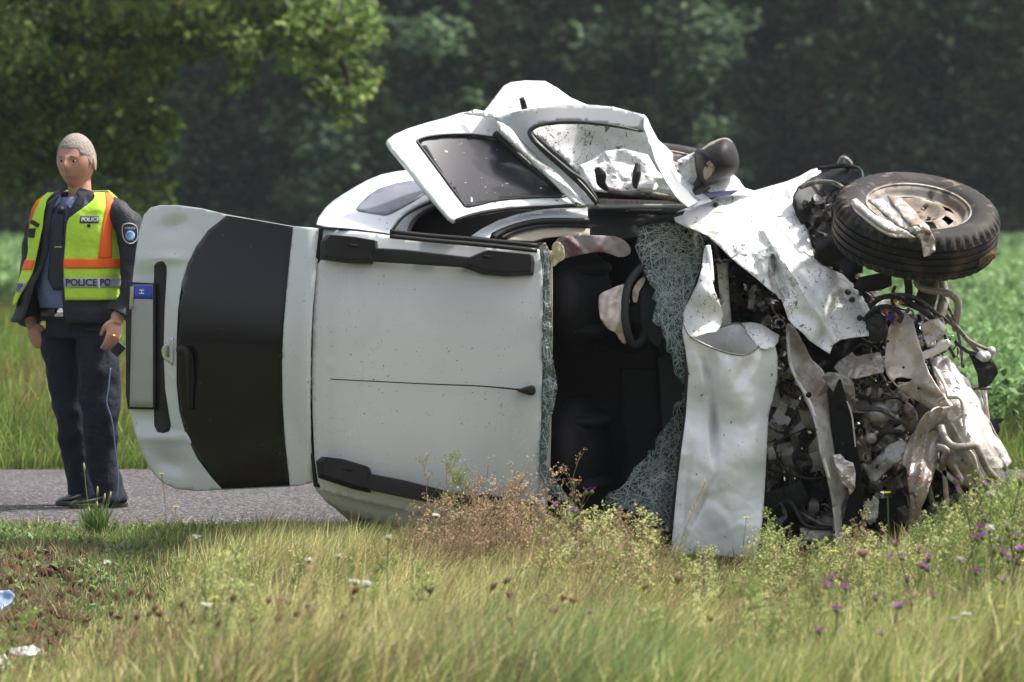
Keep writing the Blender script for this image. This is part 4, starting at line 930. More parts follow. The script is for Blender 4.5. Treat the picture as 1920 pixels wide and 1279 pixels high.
# debris across the wheel
def strip(name, outline, d, m, parent, **k): return sheet(name, outline, d, m, parent, step=6, **k)
strip('metal_shard', [(1597, 374), (1606, 372), (1640, 402), (1680, 420), (1718, 446), (1708, 445), (1676, 436), (1640, 412), (1602, 382)], add(lambda x, y: face(x, y, .02), crump(.02, .06, 1)), M['alu'], fw, thick=.012)
strip('metal_shard', [(1596, 380), (1640, 413), (1678, 438), (1702, 443), (1712, 447), (1680, 445), (1640, 424), (1602, 392)], add(lambda x, y: face(x, y, .0), crump(.02, .06, 4)), M['pinksteel'], fw, thick=.01)
strip('bent_trim', [(1628, 374), (1650, 372), (1664, 368), (1680, 386), (1700, 404), (1726, 430), (1722, 446), (1706, 436), (1680, 418), (1654, 396)], add(lambda x, y: face(x, y, .03), crump(.04, .06, 2)), M['steel_grey'], fw, thick=.008)
strip('bent_trim', [(1664, 366), (1690, 372), (1712, 392), (1726, 410), (1742, 424), (1752, 450), (1754, 470), (1742, 480), (1732, 482), (1728, 456), (1712, 428), (1692, 404)], add(lambda x, y: face(x, y, .04), crump(.04, .05, 3)), M['plastic_torn'] if 'plastic_torn' in M else M['steel'], fw, thick=.006)
cloth('mud_clod', [(1842, 484), (1860, 470), (1869, 470), (1868, 480), (1852, 492), (1836, 498), (1826, 498)], -.27, .03, .2, M['mud'], fw, 7, .03, .01)
# rear tyre seen behind the door ribbon
mt2 = orient(C(1228, 338, 1.25), (.05, -.26, .96), .2)
Vv, Ff = merge([ringtube([mt2 @ Vector((0, 0, -.09)), mt2 @ Vector((0, 0, .01))], [.12, .12], 20)])
rwh = mk('rear_wheel', Vv, Ff, M['grime'], car); rwh['label'] = 'rear wheel just showing behind the torn door ribbon'
wheel_parts(rwh, mt2, M['rim'])

# ---- crushed front end
eng = [(1440, 440), (1520, 420), (1600, 520), (1660, 560), (1740, 600), (1770, 700), (1830, 800), (1860, 900), (1830, 990), (1700, 1040), (1500, 1060), (1420, 1050), (1300, 1040), (1300, 430)]
def rough(amp, s, seed):
    def f(x, y):
        v = Vector((x * s, y * s, seed)); return amp * (noise.noise(v) + .6 * abs(noise.noise(v * 2.3)) + .3 * noise.noise(v * 5))
    return f
sheet('engine_bay', eng, add(lambda x, y: .45, rough(.30, .02, 3)), M['grime'], car, step=9, thick=.01)
sheet('engine_bay_panel', [(1440, 690), (1480, 680), (1530, 740), (1545, 860), (1560, 960), (1540, 1030), (1440, 1030), (1435, 900)], add(lambda x, y: .22, rough(.16, .028, 9)), M['dirtymetal'], car, step=6, thick=.006)
sheet('engine_bay_panel', [(1640, 860), (1700, 880), (1705, 950), (1690, 1030), (1620, 1040), (1610, 940)], add(lambda x, y: .18, rough(.14, .03, 19)), M['dirtymetal'], car, step=6, thick=.006)
sheet('inner_wing', [(1400, 450), (1500, 400), (1600, 500), (1640, 560), (1600, 600), (1480, 620), (1440, 600)], add(lambda x, y: .40, rough(.18, .03, 4)), M['grime'], car, step=8, thick=.008)
# clutter of small broken parts
def clutter(n, poly, dr, seed, m, size=(.012, .05), kinds='btdsr', name='engine_fragments'):
    rr = random.Random(seed); parts = []; xs = [p[0] for p in poly]; ys = [p[1] for p in poly]; k = 0
    while k < n:
        x, y = rr.uniform(min(xs), max(xs)), rr.uniform(min(ys), max(ys))
        if not inside(x, y, poly): continue
        k += 1; c = C(x, y, rr.uniform(*dr)); rot = Euler((rr.uniform(0, 6.3), rr.uniform(0, 6.3), rr.uniform(0, 6.3))).to_matrix(); s = rr.uniform(*size); t = rr.choice(kinds)
        if t == 'b': parts.append(boxvf(c, (s * rr.uniform(.6, 1.8), s * rr.uniform(.4, 1), s * rr.uniform(.2, .8)), rot))
        elif t == 't':
            L_ = s * rr.uniform(1.6, 4); p = [c + rot @ Vector((L_ * (q / 5 - .5), math.sin(q * rr.uniform(.5, 1.0)) * s * .6, math.cos(q * .8) * s * .4)) for q in range(6)]
            parts.append(ringtube(catmull(p, 2), s * rr.uniform(.08, .24), 7))
        elif t == 'd':
            a = c; b = c + rot @ Vector((0, 0, s * rr.uniform(.2, .6))); parts.append(ringtube([a, a.lerp(b, .02), b], [s * .6, s * .62, s * .55], 14)); parts.append(ringtube([b, b.lerp(a, -.3)], [s * .25, s * .22], 10))
        elif t == 's':
            V = []; nn = 5
            for i in range(nn):
                for j in range(3):
                    V.append(c + rot @ Vector((s * (i - 2) * .6, s * (j - 1) * .5, s * .35 * math.sin(i * 1.7 + k) + s * .15 * (j % 2))))
            F = [(i * 3 + j, i * 3 + j + 1, (i + 1) * 3 + j + 1, (i + 1) * 3 + j) for i in range(nn - 1) for j in range(2)]
            parts.append((V, F + [tuple(reversed(q)) for q in []]))
        else:
            p = [c + rot @ Vector((math.cos(q * .9) * s * .8, math.sin(q * .9) * s * .8, q * s * .05)) for q in range(7)]; parts.append(ringtube(p, s * .13, 6))
    V, F = merge(parts); o = mk(name, V, F, m, car, smooth=False); o['kind'] = 'stuff'; o.data.set_sharp_from_angle(angle=R(40)); o.data.polygons.foreach_set('use_smooth', [True] * len(o.data.polygons)); return o
reg1 = [(1445, 680), (1500, 660), (1560, 700), (1660, 700), (1740, 780), (1700, 880), (1700, 1030), (1460, 1040), (1440, 860)]
reg2 = [(1600, 560), (1680, 560), (1790, 600), (1800, 680), (1700, 720), (1610, 660)]
reg3 = [(1560, 720), (1690, 730), (1720, 800), (1690, 870), (1610, 880), (1600, 800)]
clutter(230, reg1, (.05, .40), 1, M['dirtymetal']); clutter(110, reg1, (.0, .35), 2, M['grime']); clutter(60, reg1, (.05, .3), 3, M['steel_grey'], (.01, .035))
clutter(110, reg3, (.0, .25), 4, M['dirtymetal'], (.012, .04)); clutter(40, reg3, (-.02, .15), 5, M['alu'], (.008, .026), 'bdtr')
clutter(90, reg2, (.0, .3), 6, M['grime'], (.012, .04)); clutter(35, reg2, (-.03, .15), 7, M['steel'], (.008, .028))
clutter(9, [(1640, 565), (1690, 560), (1690, 600), (1645, 605)], (-.08, -.04), 8, M['orange_plug'], (.012, .024), 'bd', 'orange_connectors'); clutter(5, [(1655, 590), (1680, 588), (1680, 606), (1655, 606)], (-.1, -.06), 9, M['purple_plug'], (.012, .02), 'bd', 'violet_connectors')
clutter(70, [(1330, 470), (1440, 540), (1500, 640), (1470, 680), (1400, 600), (1340, 600)], (.2, .45), 10, M['grime'], (.015, .05)); clutter(20, [(1400, 540), (1450, 560), (1480, 640), (1430, 620)], (.1, .3), 11, M['dirtymetal'], (.01, .04))
clutter(60, [(1500, 350), (1570, 370), (1600, 500), (1640, 560), (1560, 520), (1520, 440)], (.1, .35), 12, M['grime'], (.015, .05)); clutter(40, [(1730, 960), (1850, 900), (1860, 960), (1740, 1030)], (.0, .3), 13, M['dirtymetal'], (.012, .045))
clutter(26, [(1880, 930), (1930, 915), (1940, 975), (1890, 980)], (-.1, .1), 14, M['alu'], (.012, .035), 'bsd', 'front_fragments')
clutter(46, reg1, (-.02, .22), 21, M['steel_grey'], (.04, .085), 's'); clutter(24, reg1, (.0, .25), 22, M['dirtymetal'], (.05, .11), 'sb'); clutter(16, reg3, (-.04, .1), 23, M['steel'], (.03, .06), 'sb')
clutter(14, [(1440, 900), (1570, 880), (1570, 1030), (1440, 1030)], (.02, .2), 24, M['plastic'], (.06, .13), 's'); clutter(18, [(1730, 960), (1850, 900), (1860, 950), (1740, 1020)], (-.05, .15), 25, M['steel_grey'], (.02, .05), 'sbt')
# main bent members
cr = lambda a, s, k: crump(a, s, k)
P1 = [(1475, 612), (1484, 608), (1495, 622), (1510, 650), (1523, 675), (1540, 690), (1550, 712), (1556, 760), (1560, 806), (1572, 830), (1583, 860), (1587, 900), (1586, 938), (1578, 952), (1580, 990), (1586, 1044), (1573, 1046), (1566, 990), (1560, 938), (1551, 894), (1538, 850), (1534, 820), (1524, 780), (1508, 745), (1497, 715), (1482, 690), (1477, 660)]
st = sheet('bent_wing_rail', P1, add(idw([(1480, 615, -.02), (1530, 760, -.14), (1500, 720, -.08), (1555, 760, -.06), (1585, 900, -.08), (1555, 900, -.16), (1578, 1040, -.12)]), cr(.03, .03, 2)), M['steel_grey'], car, step=5, thick=.005, smooth_out=2)
ptube('rail_lip', [(1477, 620, -.02), (1481, 680, -.07), (1500, 722, -.12), (1514, 745, -.16), (1530, 790, -.17), (1540, 845, -.17), (1556, 900, -.17)], .007, M['alu'], st)
ptube('rail_hole', [(1517, 740, -.16), (1516, 741, -.172)], [.012, .012], M['interior'], st, n=12, sub=0)
P2 = [(1551, 730), (1562, 738), (1573, 711), (1577, 712), (1588, 752), (1600, 790), (1606, 830), (1613, 868), (1618, 920), (1619, 960), (1600, 1020), (1586, 1042), (1577, 990), (1592, 930), (1596, 890), (1586, 868), (1582, 855), (1566, 852), (1558, 800)]
bb = sheet('black_upright', P2, add(idw([(1560, 735, -.13), (1600, 790, -.15), (1617, 930, -.12), (1580, 860, -.13), (1585, 1040, -.1)]), cr(.015, .03, 8)), M['blackpaint'], car, step=6, thick=.006,
           holes=[[(1573, 766), (1576, 760), (1580, 762), (1581, 770), (1578, 776), (1574, 775)], [(1576, 830), (1581, 828), (1583, 834), (1580, 837)]])
ptube('bright_edge', [(1588, 752, -.155), (1597, 778, -.16), (1600, 800, -.16), (1604, 838, -.15)], .0035, M['alu'], bb)
sheet('torn_tab', [(1540, 706), (1552, 698), (1575, 700), (1596, 708), (1603, 728), (1604, 755), (1596, 775), (1588, 760), (1580, 730), (1570, 714), (1563, 738), (1556, 726)], add(lambda x, y: -.10, cr(.03, .06, 2)), M['steel_grey'], car, step=5, thick=.004)
sheet('torn_tab', [(1562, 853), (1576, 851), (1584, 862), (1600, 868), (1604, 885), (1603, 915), (1593, 928), (1590, 915), (1580, 905), (1572, 890)], add(lambda x, y: -.16, cr(.04, .08, 12)), M['alu'], car, step=4, thick=.004)
sheet('upper_bracket', [(1563, 690), (1570, 678), (1590, 666), (1598, 660), (1604, 668), (1625, 664), (1650, 660), (1660, 680), (1656, 698), (1630, 704), (1604, 710), (1580, 706)], add(idw([(1565, 690, -.04), (1650, 665, -.10), (1610, 708, -.12)]), cr(.03, .06, 4)), M['steel'], car, step=5, thick=.005)
Dm = [(1666, 618), (1672, 604), (1688, 590), (1700, 586), (1712, 600), (1718, 625), (1724, 650), (1733, 680), (1742, 700), (1756, 724), (1782, 762), (1772, 768), (1744, 768), (1720, 752), (1700, 742), (1684, 728), (1670, 714), (1662, 700), (1658, 680), (1662, 650)]
cm = sheet('crumpled_crossmember', Dm, add(idw([(1666, 618, -.10), (1700, 588, -.02), (1715, 640, -.16), (1690, 640, -.07), (1720, 690, -.12), (1680, 715, -.18), (1700, 742, -.1), (1780, 763, -.24), (1735, 720, -.24), (1690, 700, -.14)]), cr(.05, .028, 6)), M['pinksteel'], car, step=5, thick=.005,
           holes=[[(1676, 716), (1680, 708), (1690, 707), (1712, 710), (1706, 716), (1692, 720), (1684, 724)]])
for hx, hy in ((1694, 689), (1665, 640), (1722, 728)): ptube('bolt_hole', [(hx, hy, -.19), (hx, hy, -.21)], [.006, .006], M['interior'], cm, n=8, sub=0)
Em = [(1782, 763), (1772, 785), (1764, 802), (1762, 830), (1757, 868), (1748, 900), (1736, 930), (1726, 955), (1724, 990), (1732, 1020), (1728, 1046), (1706, 1046), (1698, 1020), (1704, 980), (1706, 938), (1702, 900), (1700, 880), (1691, 868), (1697, 845), (1705, 824), (1720, 800), (1735, 776), (1756, 764)]
em = sheet('crumpled_leg', Em, add(idw([(1782, 763, -.26), (1764, 802, -.18), (1735, 790, -.30), (1700, 850, -.20), (1725, 880, -.34), (1755, 868, -.22), (1715, 950, -.32), (1726, 1040, -.30), (1700, 1000, -.22)]), lambda x, y: .025 * abs(math.sin((x + (y - 800) * .18 - 1700) / 6.5)), cr(.02, .03, 7)), M['steel'], car, step=4.5, thick=.005)
sheet('link_arm', [(1616, 868), (1630, 872), (1645, 855), (1660, 838), (1678, 828), (1692, 824), (1700, 832), (1692, 862), (1675, 872), (1655, 890), (1642, 904), (1632, 902), (1624, 888)], add(idw([(1620, 875, -.06), (1692, 840, -.14), (1640, 900, -.1)]), cr(.02, .05, 3)), M['steel_grey'], car, step=5, thick=.014, holes=[[(1638, 878), (1642, 870), (1648, 872), (1644, 880)]])
# bright gearbox casing: ribbed solid
gd = idw([(1744, 675, -.02), (1780, 670, .0), (1815, 710, -.02), (1835, 760, -.04), (1860, 806, -.06), (1897, 868, .02), (1862, 888, -.1), (1827, 918, -.1), (1795, 903, -.08), (1765, 850, -.06), (1762, 800, -.1), (1800, 760, -.24), (1830, 820, -.28), (1850, 850, -.24), (1770, 720, -.14)])
Gm = [(1744, 676), (1756, 668), (1775, 668), (1790, 682), (1800, 700), (1816, 712), (1822, 730), (1836, 748), (1840, 768), (1856, 790), (1868, 815), (1884, 840), (1898, 866), (1890, 876), (1874, 880), (1866, 888), (1850, 896), (1840, 912), (1824, 918), (1806, 912), (1790, 900), (1780, 880), (1766, 856), (1760, 820), (1764, 790), (1780, 762), (1758, 722)]
gb = sheet('gearbox_casing', Gm, add(gd, cr(.06, .03, 6), cr(.02, .08, 2), lambda x, y: -.018 * max(0, math.sin((x * .8 - y * .45) / 8.0)) ** 6), M['alu'], car, step=4.5, thick=.02, off=-1)
loft('gearbox_flank', [[C(x, y, gd(x, y)) for x, y in Gm[4:13]], [C(x - 10, y + 6, gd(x, y) + .3) for x, y in Gm[4:13]], [C(x - 40, y + 10, gd(x, y) + .5) for x, y in Gm[4:13]]], M['alu'], car)
for pts in ([(1776, 745, -.30), (1800, 748, -.33), (1806, 775, -.33), (1810, 820, -.33)], [(1785, 790, -.28), (1812, 776, -.33)], [(1775, 845, -.2), (1800, 838, -.28), (1822, 850, -.3), (1832, 880, -.25)], [(1790, 870, -.2), (1805, 900, -.2)], [(1752, 690, -.12), (1770, 720, -.2), (1778, 745, -.26)]):
    ptube('casing_rib', pts, .008, M['alu'], gb, n=7)
for i, (x, y, r_) in enumerate([(1798, 690, .014), (1772, 700, .02), (1812, 722, .018), (1830, 762, .012), (1776, 690, .012), (1756, 740, .016), (1818, 870, .01), (1795, 730, .02), (1816, 708, .012)]):
    d = gd(x, y) - .012; ptube('bolt_boss', [(x, y, d + .05), (x, y, d), (x, y, d - .001)], [r_ * .7, r_ * .7, r_ * .5], M['alu'], gb, n=10, sub=0)
# pipes, hoses
def pp(name, pts, r, m='pipe', n=10): return ptube(name, pts, r, M[m], car, n)
pp('pipe', [(1718, 528, .02), (1728, 540, -.02), (1745, 545, -.05), (1768, 548, -.06), (1786, 554, -.06), (1796, 566, -.06), (1796, 585, -.05), (1793, 600, -.03), (1792, 618, .0)], .016)
pp('pipe', [(1764, 800, -.30), (1772, 822, -.34), (1786, 836, -.36), (1808, 838, -.37), (1830, 834, -.36)], .0165, 'pipe', 12)
pp('pipe', [(1830, 834, -.36), (1838, 850, -.36), (1846, 870, -.35), (1856, 886, -.32), (1870, 900, -.25)], .016, 'pipe', 12)
pp('coolant_stub', [(1758, 838, -.24), (1775, 844, -.27), (1770, 860, -.24), (1766, 878, -.2)], .015, 'pipe')
pp('strut', [(1700, 512, .02), (1704, 540, .04), (1703, 566, .05)], .018, 'grime')
pp('shock_absorber', [(1742, 514, .0), (1740, 545, .02), (1732, 575, .05)], .044, 'grime', 14)
pp('strut', [(1764, 514, .05), (1770, 545, .05), (1768, 575, .03), (1760, 598, .0)], [.016, .02, .028, .018], 'steel')
for i, pts in enumerate([[(1640, 560, .0), (1680, 552, -.02), (1720, 560, -.02), (1760, 590, -.03), (1790, 612, -.02), (1820, 640, -.03), (1850, 655, -.03)],
                         [(1630, 575, .0), (1660, 556, -.04), (1700, 565, -.05), (1740, 590, -.06), (1770, 610, -.05)],
                         [(1690, 570, -.02), (1720, 580, -.05), (1745, 598, -.06)], [(1775, 590, -.04), (1800, 620, -.04), (1830, 655, -.02), (1860, 668, .0)],
                         [(1790, 640, -.03), (1815, 660, -.03), (1840, 665, -.04), (1858, 680, -.02)], [(1700, 560, .05), (1730, 566, .03), (1760, 600, .0), (1775, 640, .0), (1790, 670, .02)],
                         [(1770, 560, .02), (1790, 600, .02), (1800, 640, .05), (1806, 690, .06)], [(1620, 600, -.05), (1640, 580, -.1), (1665, 575, -.1), (1690, 590, -.1), (1685, 605, -.1)],
                         [(1610, 740, .0), (1640, 750, -.05), (1680, 745, -.05), (1700, 760, -.02)], [(1600, 770, .0), (1650, 768, -.05), (1690, 790, -.05), (1710, 800, .0)],
                         [(1440, 880, .1), (1480, 890, .05), (1520, 898, .02), (1545, 895, .02)], [(1450, 720, .15), (1500, 820, .1), (1480, 900, .05), (1530, 990, .05)], [(1500, 960, .0), (1550, 985, -.02), (1600, 975, .0)],
                         [(1640, 830, -.04), (1660, 810, -.08), (1690, 812, -.06)], [(1440, 960, .05), (1480, 940, .0), (1510, 985, -.03), (1560, 990, -.03)]]):
    pp('hose', pts, [.008, .011, .006, .009, .008, .007, .007, .011, .008, .010, .006, .008, .007, .014, .01][i], 'rubber' if i % 3 else 'dirtymetal', 8)
pp('radiator_hose', [(1690, 760, .0), (1705, 770, -.03), (1712, 790, -.02), (1704, 806, .0)], .024, 'dirtymetal', 12)
v, f = merge([ellvf(C(1648, 775, .0), (.06, .05, .045)), ringtube([C(1628, 822, -.06), C(1634, 821, -.12)], [.022, .02], 14), ringtube([C(1634, 821, -.12), C(1634, 821, -.125)], [.008, .008], 10)]); mk('alternator', v, f, M['steel_grey'], car)
v, f = merge([ringtube([C(1634, 822, -.10), C(1633, 822, -.115)], [.024, .022], 16), ringtube([C(1634, 822, -.115), C(1633, 822, -.12)], [.009, .009], 10)]); mk('pulley', v, f, M['steel'], car)
for i, (a, b, c_) in enumerate([(1648, 815, 'steel_grey'), (1660, 826, 'dirtymetal'), (1672, 812, 'steel'), (1645, 840, 'dirtymetal'), (1686, 806, 'steel_grey')]):
    v, f = boxvf(C(a, b, -.05), (.045, .03, .02), Euler((.3 * i, .5, .7 * i)).to_matrix()); bevel(mk('engine_bracket', v, f, M[c_], car, smooth=False), .005)
v, f = merge([ellvf(C(1643, 618, -.06), (.05, .05, .055)), ringtube([C(1630, 600, -.06), C(1655, 606, -.1)], [.03, .034], 12)]); mk('fluid_reservoir', v, f, M['rubber'], car)
sheet('mount_bracket', [(1725, 610), (1744, 600), (1768, 595), (1776, 620), (1766, 632), (1748, 640), (1740, 652), (1732, 632)], add(lambda x, y: -.10, cr(.02, .06, 5)), M['steel'], car, step=6, thick=.006)
sheet('mount_bracket', [(1728, 660), (1750, 652), (1762, 638), (1778, 636), (1784, 644), (1776, 656), (1750, 668), (1732, 675)], -.13, M['alu'], car, step=6, thick=.008)
sheet('mount_plate', [(1750, 600), (1760, 597), (1774, 614), (1774, 622), (1764, 620), (1752, 608)], -.15, M['alu'], car, step=6, thick=.006)
sheet('torn_liner_flap', [(1816, 664), (1840, 668), (1862, 674), (1870, 690), (1871, 700), (1860, 718), (1850, 726), (1836, 726), (1832, 700), (1824, 680)], add(lambda x, y: -.02, cr(.08, .03, 5)), M['plastic'], car, step=6, thick=.006)
pp('rod', [(1822, 728, .0), (1840, 728, .0), (1858, 728, .02)], .009, 'dirtymetal'); pp('rod', [(1832, 730, .02), (1842, 760, .0), (1848, 790, .03)], .010, 'steel_grey'); pp('rod', [(1846, 726, .02), (1850, 770, .0), (1856, 806, .03)], .009, 'alu')
sheet('torn_liner_flap', [(1856, 786), (1875, 783), (1884, 786), (1872, 795), (1876, 806), (1868, 818), (1860, 804)], .0, M['plastic'], car, step=5, thick=.006)
v, f = merge([ellvf(C(1846, 668, -.03), (.03, .03, .025)), ellvf(C(1858, 658, -.02), (.022, .02, .02)), ringtube([C(1836, 664, -.05), C(1846, 674, -.07)], [.02, .014], 10)]); mk('hose_joint', v, f, M['steel_grey'], car)
for x0, y0, x1, y1, m_ in [(1752, 870, 1800, 910, 'alu'), (1795, 915, 1822, 950, 'steel_grey'), (1770, 880, 1776, 950, 'steel'), (1740, 905, 1752, 960, 'dirtymetal')]:
    sheet('broken_strut', [(x0 - 4, y0 + 3), (x0 + 4, y0 - 3), (x1 + 5, y1 - 3), (x1 - 4, y1 + 4)], -.12, M[m_], car, step=7, thick=.012)
sheet('bumper_beam', [(1500, 990), (1560, 985), (1566, 1010), (1502, 1016)], -.02, M['steel_grey'], car, step=8, thick=.02)
sheet('radiator_support', [(1632, 938), (1700, 930), (1704, 975), (1690, 990), (1640, 992), (1630, 960)], .0, M['blackpaint'], car, step=7, thick=.03)
sheet('lamp_housing', [(1620, 950), (1640, 934), (1648, 940), (1646, 970), (1632, 985), (1624, 980)], add(lambda x, y: -.08, cr(.03, .08, 6)), M['steel_grey'], car, step=5, thick=.02)
# wheel arch liner and strut tower left of the wheel
sheet('arch_liner', [(1487, 368), (1496, 350), (1524, 332), (1560, 318), (1600, 312), (1614, 316), (1618, 334), (1606, 346), (1580, 348), (1560, 358), (1548, 372), (1538, 396), (1530, 420), (1526, 450), (1508, 430), (1492, 402)], add(idw([(1487, 368, .2), (1600, 312, .30), (1618, 334, .1), (1530, 420, .18), (1550, 345, .3)]), cr(.03, .03, 2)), M['plastic'], car, step=7, thick=.006)
ptube('liner_lip', [(1533, 316, .3), (1570, 312, .28), (1600, 313, .24), (1614, 320, .18), (1617, 335, .12)], .008, M['plastic'], car)
ptube('liner_lip', [(1500, 352, .14), (1530, 342, .12), (1560, 342, .10), (1580, 352, .08)], .010, M['dirtymetal'], car)
chamfer('liner_tip', [(1570, 312), (1572, 298), (1580, 291), (1592, 296), (1600, 310)], .34, .26, M['dirtymetal'], car, k=.7, smooth_out=2)
sheet('strut_tower', [(1520, 392), (1555, 384), (1562, 410), (1560, 440), (1545, 450), (1528, 430)], add(lambda x, y: .16, cr(.05, .05, 2)), M['dirtymetal'], car, step=6, thick=.01)
sheet('arch_liner', [(1526, 430), (1560, 442), (1590, 462), (1618, 486), (1618, 512), (1590, 516), (1570, 500), (1548, 500), (1530, 484)], add(lambda x, y: .06, cr(.05, .03, 6)), M['plastic'], car, step=7, thick=.006)
sheet('arch_liner', [(1610, 520), (1650, 512), (1672, 512), (1672, 536), (1650, 545), (1616, 548), (1600, 540)], .02, M['plastic'], car, step=8, thick=.01)
# fender
fd = idw([(1330, 375, .36), (1400, 362, .42), (1460, 346, .46), (1535, 316, .48), (1490, 385, .26), (1262, 404, .18), (1300, 430, .08), (1370, 470, .02), (1440, 540, -.06), (1380, 410, .20), (1450, 440, .10), (1520, 470, .12), (1570, 510, .06), (1620, 570, .02), (1630, 620, -.10), (1555, 660, -.20), (1500, 615, -.16), (1470, 590, -.10), (1540, 560, -.10), (1480, 520, -.06)])
Fm = [(1262, 402), (1276, 394), (1300, 386), (1330, 376), (1350, 368), (1378, 364), (1405, 360), (1440, 350), (1475, 340), (1500, 330), (1520, 318), (1534, 315), (1540, 322), (1530, 332), (1510, 342), (1496, 352), (1487, 366), (1485, 382), (1491, 398), (1506, 418), (1516, 434), (1522, 460), (1527, 484), (1540, 496), (1562, 506), (1580, 514), (1598, 532), (1614, 550), (1628, 574), (1634, 594), (1628, 606), (1629, 629), (1606, 632), (1578, 636), (1562, 646), (1556, 663), (1538, 652), (1518, 638), (1502, 622), (1490, 612), (1478, 598), (1470, 575), (1464, 556), (1445, 545), (1420, 524), (1396, 504), (1372, 484), (1350, 462), (1328, 442), (1305, 432), (1284, 424), (1266, 414)]
def fold(x, y):
    a = max(0, 1 - abs((x - 1455) - (y - 500) * .32) / 9.0) * (1 if 480 < y < 560 else 0) * .05
    b = -.045 * math.exp(-(((x - 1490) - (y - 520) * .65) / 12.0) ** 2) * (1 if y > 440 else math.exp(-((440 - y) / 20.0) ** 2))
    c = .04 * math.exp(-(((x - 1560) - (y - 590) * -.5) / 9.0) ** 2) * (1 / (1 + math.exp(-(y - 560) / 8.0)))
    return a + b + c
fen = sheet('front_fender', Fm, add(fd, fold, cr(.075, .016, 3), cr(.022, .045, 8)), M['paint_torn'], car, step=5.5, thick=.004); fen['label'] = 'torn white front fender folded down over the engine bay'
for (x, y) in ((1590, 548), (1598, 562), (1612, 596), (1342, 384)):
    ptube('fender_bolt', [(x, y, fd(x, y) - .02), (x, y, fd(x, y) - .045)], [.014, .009], M['grime'], fen, n=9, sub=0)
sheet('fender_scar', [(1442, 482), (1452, 480), (1455, 500), (1452, 520), (1460, 540), (1470, 556), (1472, 564), (1460, 560), (1448, 540), (1440, 515)], lambda x, y: add(fd, fold, cr(.075, .016, 3), cr(.022, .045, 8))(x, y) - .006, M['steel_grey'], fen, step=5, thick=.002)
# hood folded into a pocket
_hd = idw([(1258, 1034, -.12), (1416, 1048, -.10), (1340, 1042, -.16), (1280, 622, -.10), (1296, 633, -.16), (1340, 652, -.27), (1394, 664, -.30), (1424, 650, -.18), (1455, 655, .02), (1458, 710, .06),
           (1442, 780, .04), (1436, 900, .02), (1284, 780, -.06), (1266, 940, -.08), (1300, 700, -.15), (1318, 720, -.21), (1332, 745, -.15), (1345, 800, -.13), (1372, 740, -.30), (1385, 860, -.27), (1390, 980, -.22), (1300, 820, -.19), (1312, 900, -.20), (1326, 930, -.17), (1345, 960, -.22), (1425, 820, -.12), (1432, 700, -.14), (1410, 760, -.25)], .0002)
def hdd(x, y):
    d = _hd(x, y); d = d * .38 - .10
    d += .040 * max(0, 1 - abs(x - 1338 - (y - 760) * .02) / 9.0) * math.exp(-((y - 800) / 60.0) ** 2)
    d += .030 * max(0, 1 - abs(x - 1322 - (y - 690) * .35) / 10.0) * math.exp(-((y - 700) / 40.0) ** 2)
    d += .014 * max(0, 1 - abs(x - 1288 + (y - 930) * .08) / 6.0) * (1 / (1 + math.exp(-(y - 860) / 15.0)))
    d += .050 * max(0, 1 - math.hypot((x - 1332) / 16.0, (y - 700) / 62.0)) + .045 * max(0, 1 - math.hypot((x - 1340) / 13.0, (y - 800) / 70.0))
    d += .030 * max(0, 1 - abs((x - 1395) * .8 - (y - 700) * -.35) / 14.0) * max(0, 1 - abs(y - 690) / 45.0) + .022 * max(0, 1 - abs((x - 1310) + (y - 960) * .45) / 7.0) * max(0, 1 - abs(y - 950) / 70.0)
    return d + crump(.030, .011, 3)(x, y) + crump(.008, .04, 5)(x, y)
Hm = [(1281, 606), (1286, 618), (1296, 633), (1318, 642), (1342, 655), (1368, 662), (1394, 666), (1410, 660), (1424, 650), (1440, 652), (1453, 646), (1458, 668), (1458, 710), (1450, 745), (1441, 780), (1438, 840), (1434, 920), (1430, 975), (1424, 1015), (1416, 1050), (1380, 1046), (1330, 1042), (1290, 1040), (1258, 1034), (1263, 980), (1270, 905), (1278, 840), (1286, 780), (1291, 700), (1284, 650), (1279, 622)]
hood = sheet('bonnet', Hm, hdd, M['paint_side'], car, step=4, thick=.004); hood['label'] = 'white bonnet torn loose and folded into an upright pocket'
ptube('bonnet_edge', [(1281, 606, hdd(1281, 606)), (1296, 632, hdd(1296, 632) - .004), (1342, 655, hdd(1342, 655) - .004), (1394, 666, hdd(1394, 666) - .004), (1424, 650, hdd(1424, 650) - .004)], .0035, M['edge'], hood)
sheet('bonnet_fold', [(1294, 633), (1310, 628), (1330, 622), (1358, 612), (1386, 606), (1400, 622), (1424, 650), (1420, 670), (1380, 690), (1330, 680), (1296, 655)], add(idw([(1294, 633, -.16), (1386, 606, .05), (1424, 650, -.165), (1360, 680, .12), (1340, 650, .04)]), cr(.01, .04, 2)), M['paint'], hood, step=6, thick=.004)
ptube('bonnet_edge', [(1294, 633, -.165), (1330, 622, -.10), (1358, 612, -.01), (1386, 606, .045), (1404, 628, -.05), (1424, 651, -.175)], .0035, M['edge'], hood)
sheet('bonnet_corner', [(1386, 606), (1408, 604), (1430, 608), (1446, 620), (1461, 628), (1460, 640), (1452, 650), (1438, 655), (1424, 652), (1404, 628)], add(idw([(1386, 606, .045), (1430, 608, .06), (1461, 630, .0), (1424, 651, -.18), (1440, 630, -.08)]), cr(.03, .04, 6)), M['paint_torn'], hood, step=5, thick=.004)
